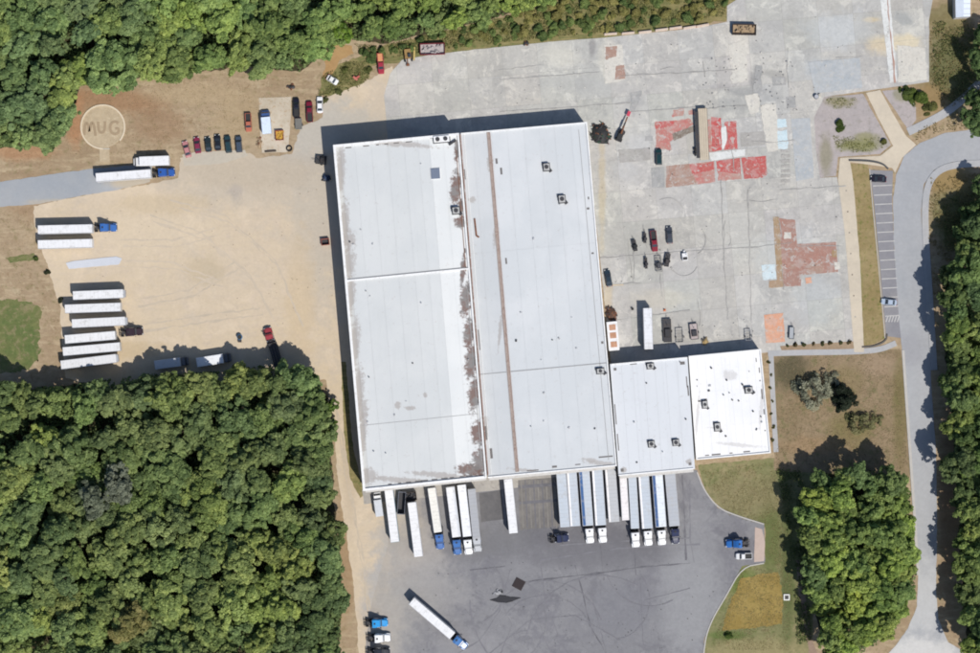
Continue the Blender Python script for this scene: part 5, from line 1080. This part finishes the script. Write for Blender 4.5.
tr_rng = random.Random(21)
def tree(px, py, R, H, color, label, group, kind=0, name='broadleaf_tree'):
    if kind == 'sparse': cm, (tm, h0, hc) = SPARSE[int(px) % 2], PROTO[1][1:]
    elif kind == 'dark': cm, tm, h0, hc = SHADOW_CROWN, SHADOW_TRUNK, 15.0, 9.0
    else: cm, tm, h0, hc = PROTO[kind % len(PROTO)]
    g = W(px, py, H * .8); s = R / 5.0
    t = empty(name, (g.x, g.y, 0), tr_rng.uniform(0, 6.28), label, 'tree', group)
    k = link('trunk', tm, t); k.scale = (s * 1.1, s * 1.1, H / h0)
    zs = min(1.5, max(.7, s * tr_rng.uniform(.85, 1.2)))
    c = link('crown', cm, t, (0, 0, H - hc * zs), tr_rng.uniform(0, 6.28), color); c.scale = (s * tr_rng.uniform(.9, 1.12), s * tr_rng.uniform(.9, 1.12), zs)
    return t

def inside(poly, x, y):
    c = False; j = len(poly) - 1
    for i in range(len(poly)):
        xi, yi = poly[i]; xj, yj = poly[j]
        if (yi > y) != (yj > y) and x < (xj - xi) * (y - yi) / (yj - yi) + xi: c = not c
        j = i
    return c
def edge_dist(poly, x, y):
    b = 1e9
    for i in range(len(poly)):
        (x0, y0), (x1, y1) = poly[i - 1], poly[i]; dx, dy = x1 - x0, y1 - y0; t = max(0, min(1, ((x - x0) * dx + (y - y0) * dy) / (dx * dx + dy * dy + 1e-9)))
        b = min(b, math.hypot(x - x0 - t * dx, y - y0 - t * dy))
    return b
def names(adj, R, x, y, poly, edge, where):
    size = 'small' if R < 4.6 else ('broad' if R > 5.8 else 'medium')
    xs = [min(994, max(-14, p[0])) for p in poly]; ys = [min(667, max(-14, p[1])) for p in poly]
    u = (x - min(xs)) / (max(xs) - min(xs)); v = (y - min(ys)) / (max(ys) - min(ys))
    if max(xs) - min(xs) > 2.2 * (max(ys) - min(ys)): zone = ['left end', 'left of centre', 'centre', 'right of centre', 'right end'][min(4, int(u * 5))]
    elif max(ys) - min(ys) > 2.2 * (max(xs) - min(xs)): zone = ['top end', 'upper part', 'middle', 'lower part', 'bottom end'][min(4, int(v * 5))]
    else: zone = ['top', 'middle', 'bottom'][min(2, int(v * 3))] + ' ' + ['left', 'centre', 'right'][min(2, int(u * 3))]
    l = '%s %s tree, %s, %s%s' % (size, adj, zone, 'edge of ' if edge else '', where)
    return l, l.replace(' tree,', ' trees,')
def wood(poly, spacing, tones, where, Rr=(3.7, 7.2), Hr=(12, 18), inset=9, clipbox=(-10, -10, 990, 664), seed=0, extra=None):
    lr = random.Random(seed); pts = []; x0 = min(p[0] for p in poly); x1 = max(p[0] for p in poly); y0 = min(p[1] for p in poly); y1 = max(p[1] for p in poly)
    for _ in range(9000):
        x, y = lr.uniform(x0, x1), lr.uniform(y0, y1)
        if not (clipbox[0] < x < clipbox[2] and clipbox[1] < y < clipbox[3]) or not inside(poly, x, y): continue
        e = edge_dist(poly, x, y)
        if e < inset: continue
        k = spacing * (.72 if e < inset + 10 else 1.0) * lr.uniform(.85, 1.1)
        if any((x - a) ** 2 + (y - b) ** 2 < k * k for a, b, _e in pts): continue
        pts.append((x, y, e))
    for i, (x, y, e) in enumerate(pts):
        edge = e < inset + 10
        nx = mnoise.noise(Vector((x * .011, y * .011, seed * 3.3))) + lr.uniform(-.45, .45)
        ti = 0 if nx < -.22 else (1 if nx < .28 else 2)
        adj, col = tones[ti]; v = lr.uniform(.86, 1.14)
        col = (col[0] * v * lr.uniform(.94, 1.08), col[1] * v, col[2] * v * lr.uniform(.88, 1.12))
        R = (Rr[0] + (Rr[1] - Rr[0]) * lr.random() ** .8) * (.78 if edge else 1.0); H = lr.uniform(*Hr) * (.9 if edge else 1.0)
        tree(x, y, R, H, col, *names(adj, R, x, y, poly, edge, where), lr.randrange(10))
    return len(pts)
TN = [('dark green', (0.178, 0.246, 0.098)), ('mid green', (0.222, 0.300, 0.109)), ('yellow-green', (0.286, 0.360, 0.118))]
TNW = [('dark green', (0.201, 0.288, 0.117)), ('mid green', (0.241, 0.342, 0.121)), ('yellow-green', (0.298, 0.402, 0.121))]
TE = [('dark green', (0.140, 0.204, 0.078)), ('mid green', (0.184, 0.264, 0.092)), ('yellow-green', (0.254, 0.336, 0.101))]
TSE = [('dark green', (0.203, 0.288, 0.101)), ('mid green', (0.254, 0.354, 0.106)), ('yellow-green', (0.311, 0.414, 0.109))]
cnt = [wood(SWF, 24.5, TN, 'the large wood in the lower left', Hr=(13, 18), seed=1),
       wood(NWF, 24.5, TNW, 'the wood along the upper left', seed=2, Hr=(11, 16)),
       wood(NF, 21, [(a, (c[0] * 1.15, c[1] * 1.1, c[2] * .9)) for a, c in TNW], 'the thin wood along the top middle', (3.3, 4.9), (7, 11), 6, seed=3),
       wood(EF, 23.5, TE, 'the wood along the right border', Hr=(13, 17), seed=4, clipbox=(-10, -10, 992, 664), inset=7),
       wood(SEF, 20.5, TSE, 'the grove left of the east road', (3.8, 5.8), (12, 17), 6, seed=5)]
print('TREES', cnt)
tree(130, 622, 5.2, 19, (.270, .260, .095), 'ochre-yellow broadleaf tree among green crowns of the lower-left wood', None, 3)
tree(95, 500, 4.6, 20, (.185, .215, .145), 'pale grey-green half-bare tree left in the lower-left wood', None, 2)
tree(118, 486, 4.4, 20, (.205, .230, .165), 'pale grey thin-leaved tree beside another in the lower-left wood', None, 4)
tree(817, 392, 6.0, 6.0, (.30, .31, .22), 'sparse grey-olive tree on the dry lawn', None, 'sparse')
tree(863, 424, 4.4, 4.0, (0.240, 0.240, 0.112), 'sparse olive shrub-like tree right of the dry lawn', None, 'sparse')
tree(845, 398, 4.0, 6.0, (.03, .042, .026), 'dark tree shape standing in for the shadow beside the sparse tree on the dry lawn', None, 'dark', 'shadow_tree')  # near-black crown added to play the shadow of the sparse tree
for x, y, R, H, lab in ((974, 212, 3.4, 9, 'small tree at the upper tip of the right border wood'), (986, 190, 3.6, 10, 'tree on the right border just below the road bend'), (964, 238, 3.2, 9, 'small tree left of the upper tip of the right border wood'), (986, 36, 3.4, 8, 'small tree on the right border just below the shed'), (984, 62, 4.5, 11, 'tall dark tree on the right border above the road bend'), (986, 97, 4.5, 12, 'tall dark tree on the right border beside the small path'), (975, 122, 3.6, 12, 'dark tree just above the road bend on the right border')):
    tree(x, y, R, H, (.13, .205, .075), lab, None, int(x) % 10)
for x, y, R, H, c, lab in ((331, 427, 2.0, 6, (0.160, 0.256, 0.056), 'small bright tree leaning over the dirt lane, lower of two'), (329, 407, 2.2, 7, (0.160, 0.256, 0.064), 'small bright tree leaning over the dirt lane, upper of two'), (96, 82, 2.2, 6, (0.224, 0.336, 0.048), 'small lime-green tree above the round pad'),
                        (336, 32, 3.8, 11, (0.176, 0.288, 0.048), 'lime-green tree right behind the clay mound')):
    tree(x, y, R, H, c, lab, None, int(x) % 10)

BUSH = [crown_mesh(700 + k, 1.5, 1.3, 4.0, 9, (.3, .5), (.12, .26)) for k in range(4)]
STEM = MB().cyl((0, 0, 0), (.1, 0, .8), .06, .03, 5).cyl((0, 0, .1), (-.4, .3, .9), .05, .02, 5).cyl((0, 0, .1), (.3, -.4, .9), .05, .02, 5).mesh('stem', BARK)
def shrub(px, py, r, color, label, group=None):
    g = W(px, py, .5); t = empty('shrub', (g.x, g.y, .02), tr_rng.uniform(0, 6.28), label, 'shrub', group); s = r / 1.5
    k = link('stem', STEM, t); k.scale = (s, s, s)
    c = link('crown', BUSH[tr_rng.randrange(4)], t, (0, 0, .15 * s), 0, color); c.scale = (s, s, s * tr_rng.uniform(.7, 1.0))
br = random.Random(31)
verge = [(352, 44), (380, 46), (430, 34), (480, 24), (548, 4), (560, -10), (732, -10), (724, 16), (690, 22), (600, 33), (500, 43), (425, 52), (372, 62)]
pts = []
for _ in range(4000):
    x, y = br.uniform(345, 735), br.uniform(-8, 66)
    if inside(verge, x, y) and edge_dist(verge, x, y) > 2 and all((x - a) ** 2 + (y - b) ** 2 > 64 for a, b in pts): pts.append((x, y))
    if len(pts) > 115: break
for x, y in pts:
    yel = br.random() < (.45 if x > 480 else .15); c = (.28, .27, .09) if yel else ((.17, .235, .075) if br.random() < .6 else (.12, .18, .06)); v = br.uniform(.8, 1.15)
    shrub(x, y, br.uniform(.9, 2.1) if x > 520 else br.uniform(.9, 1.8), tuple(q * v for q in c), ('ochre-yellow' if yel else 'green') + ' shrub on the overgrown north verge', ('ochre' if yel else 'green') + ' shrubs on the north verge')
for x, y, r, c, lab in ((840.5, 126, 1.7, (.08, .12, .03), 'round green shrub alone in the mauve gravel bed'), (917, 98, 2.8, (.11, .16, .035), 'large green shrub at the slab corner above the small path'), (906, 93, 2.0, (.09, .13, .035), 'green shrub left of the large one at the slab corner'), (930, 108, 2.0, (.14, .15, .05), 'olive shrub right of the large one at the slab corner'), (884, 141, 1.0, (.12, .13, .04), 'small olive shrub at the gravel bed tip'),
                     (325, 100, 1.0, (.13, .14, .05), 'small weed bush by the yard at the warehouse corner'), (338, 92, 1.1, (.12, .14, .05), 'low weed bush below the small white car'), (368, 70, 1.2, (.12, .14, .045), 'low weed bush left of the red pickup'), (345, 70, 1.2, (.13, .15, .045), 'low weed bush right of the clay mound'), (36, 258, .8, (.08, .12, .03), 'small green bush on the yard edge left of the pale slab'), (47, 272, .9, (.05, .06, .03), 'small dark bush on the yard edge, upper of two'), (60, 300, .9, (.05, .06, .035), 'small dark bush on the yard edge, lower of two'), (728, 636, 1.3, (.08, .13, .03), 'dark green bush at the lower left of the golden plot')): shrub(x, y, r, c, lab)
for k in range(8): shrub(786 + k * 9 + br.uniform(-2, 2), 345.5 - k * .5, br.uniform(.5, .9), (.12, .10, .045) if k % 2 else (.09, .10, .04), 'low brownish bush in the planting bed below the old floor', 'bushes in the planting bed')
for k in range(7): shrub(768 + (k % 2) * 2 + k * .6 + 1, 362 + k * 13, br.uniform(.4, .6), (.13, .13, .05), 'tiny bush between white annex and path', 'tiny bushes along the annex')

def scatter(name, polys, n, hz, size, cols, label, cat, seed, clipbox=(-20, -20, 1000, 673), up=.8, keep=None):
    rg = np.random.default_rng(seed); P = []
    for poly in polys:
        x0, x1 = max(clipbox[0], min(p[0] for p in poly)), min(clipbox[2], max(p[0] for p in poly)); y0, y1 = max(clipbox[1], min(p[1] for p in poly)), min(clipbox[3], max(p[1] for p in poly))
        m = int(n * (x1 - x0) * (y1 - y0)); xs, ys = rg.uniform(x0, x1, m), rg.uniform(y0, y1, m)
        for x, y in zip(xs, ys):
            if inside(poly, x, y) and mnoise.noise(Vector((x * .07, y * .07, seed))) + .6 * mnoise.noise(Vector((x * .3, y * .3, seed))) > -.15: w = W(x, y); P.append((w.x, w.y, 0))
    P = np.array(P); k = len(P); P[:, 2] = .05 + rg.uniform(0, 1, k) ** 1.5 * hz
    me = cards_mesh(name, P, rg.normal(0, .55, (k, 3)) + np.array([0, 0, up]), rg.uniform(*size, k), np.clip(rg.normal(.5, .22, k), 0, 1), LEAF, rg)
    o = link(name, me, color=cols); tag(o, label, cat, kind='stuff'); return o
scatter('undergrowth', [SWF, NWF, NF, EF, SEF], .7, 5.0, (.3, .6), (.16, .22, .085), 'leafy undergrowth on the shaded floor of the woods', 'undergrowth', 3)
scatter('weeds', [[(318, 96), (322, 76), (345, 62), (372, 62), (370, 78), (350, 94)], verge], 1.6, .5, (.1, .24), (.22, .225, .085), 'low weeds and rough grass on the north verge', 'weeds', 5)
scatter('lawn_tufts', [[(700, 468), (780, 462), (795, 480), (790, 650), (710, 650), (740, 570), (768, 560), (766, 526), (728, 515)]], 1.3, .10, (.06, .14), (.33, .285, .14), 'short dry grass tufts on the lawn below the white annex', 'grass', 6)
scatter('grass_tufts', [[(776, 358), (898, 351), (908, 470), (776, 468)]], .8, .09, (.06, .14), (.34, .27, .16), 'short brown grass tufts on the square dry lawn', 'grass', 7)
scatter('dirt_weeds', [[(75, 90), (140, 82), (250, 72), (320, 80), (322, 96), (255, 112), (240, 132), (178, 138), (170, 150), (70, 160), (10, 178), (10, 155), (60, 145)], [(0, 212), (34, 208), (44, 262), (60, 320), (50, 365), (36, 300), (0, 298)]], .30, .10, (.06, .14), (.42, .34, .20), 'sparse dry weeds on the bare ground around the yard', 'weeds', 8)
scatter('gravel_weeds', [[(832, 136), (880, 138), (884, 150), (840, 154)], [(822, 98), (858, 98), (850, 108), (824, 110)]], 1.3, .3, (.1, .2), (.26, .27, .10), 'olive weeds growing in the mauve gravel beds', 'weeds', 9)
scatter('road_verge_plants', [[(918, 130), (940, 120), (965, 108), (980, 128), (940, 132), (915, 142)], [(930, 178), (985, 172), (985, 215), (960, 230), (945, 300), (934, 300), (928, 240)], [(930, 30), (985, 20), (985, 90), (945, 110), (930, 85)]], .9, .35, (.1, .22), (.27, .225, .10), 'brown and green rough grass beside the road bend', 'grass', 10)

# small debris strewn over the old floor, the court and the yard
def debris(name, poly, n, z, size, mat, label, seed):
    lr = random.Random(seed); m = MB(); k = 0
    while k < n:
        x, y = lr.uniform(min(p[0] for p in poly), max(p[0] for p in poly)), lr.uniform(min(p[1] for p in poly), max(p[1] for p in poly))
        if not inside(poly, x, y): continue
        w = W(x, y); h = lr.uniform(.04, .25); k += 1
        m.box(w.x, w.y, z + h / 2, lr.uniform(*size), lr.uniform(*size), h, lr.uniform(0, 3), taper=lr.uniform(.4, 1))
    tag(m.build(name, mat), label, 'debris', kind='stuff')
NEF = [(395, 80), (430, 62), (720, 30), (745, 5), (920, 5), (922, 78), (818, 92), (812, 118), (818, 175), (835, 182), (852, 340), (770, 345), (700, 350), (620, 360), (592, 122)]
debris('floor_debris', NEF, 60, .18, (.12, .3), paint('dark_rubble', (.13, .125, .12), .9, .2, 0, .4), 'small dark rubble strewn over the old concrete floor', 2)
debris('pale_rubble', NEF, 110, .18, (.12, .4), paint('pale_rubble_chips', (.60, .58, .53), .9, .2, 0, .2), 'small pale rubble strewn over the old concrete floor', 3)
debris('rubble', [(690, 60), (790, 55), (800, 110), (700, 112)], 70, .18, (.15, .5), paint('grey_rubble_chips', (.27, .265, .26), .9, .2, 0, .5), 'grey rubble spread north of the red floor', 4)
debris('yard_stones', [(60, 210), (170, 190), (320, 150), (335, 200), (345, 350), (240, 320), (140, 300), (70, 280)], 90, .04, (.1, .3), paint('yard_stone', (.33, .28, .22), .9, .2, 0, .3), 'small stones scattered on the sandy yard', 5)
debris('court_litter', [(430, 560), (680, 555), (720, 580), (690, 650), (420, 650)], 70, .08, (.1, .3), paint('dark_litter', (.12, .12, .12), .9, .2, 0, .3), 'dark litter scattered on the truck court', 6)

scatter('low_scrub', [[(776, 468), (800, 470), (806, 500), (806, 560), (812, 640), (797, 645), (793, 575), (786, 520)]], 1.3, .7, (.14, .3), (.15, .19, .07), 'low green scrub along the left side of the grove', 'scrub', 12)
scatter('verge_scrub', [[(932, 22), (985, 18), (985, 84), (952, 104), (934, 84)], [(942, 200), (985, 190), (985, 300), (948, 300)]], .9, .6, (.12, .28), (.15, .175, .065), 'low green scrub on the verge by the right border', 'scrub', 13)
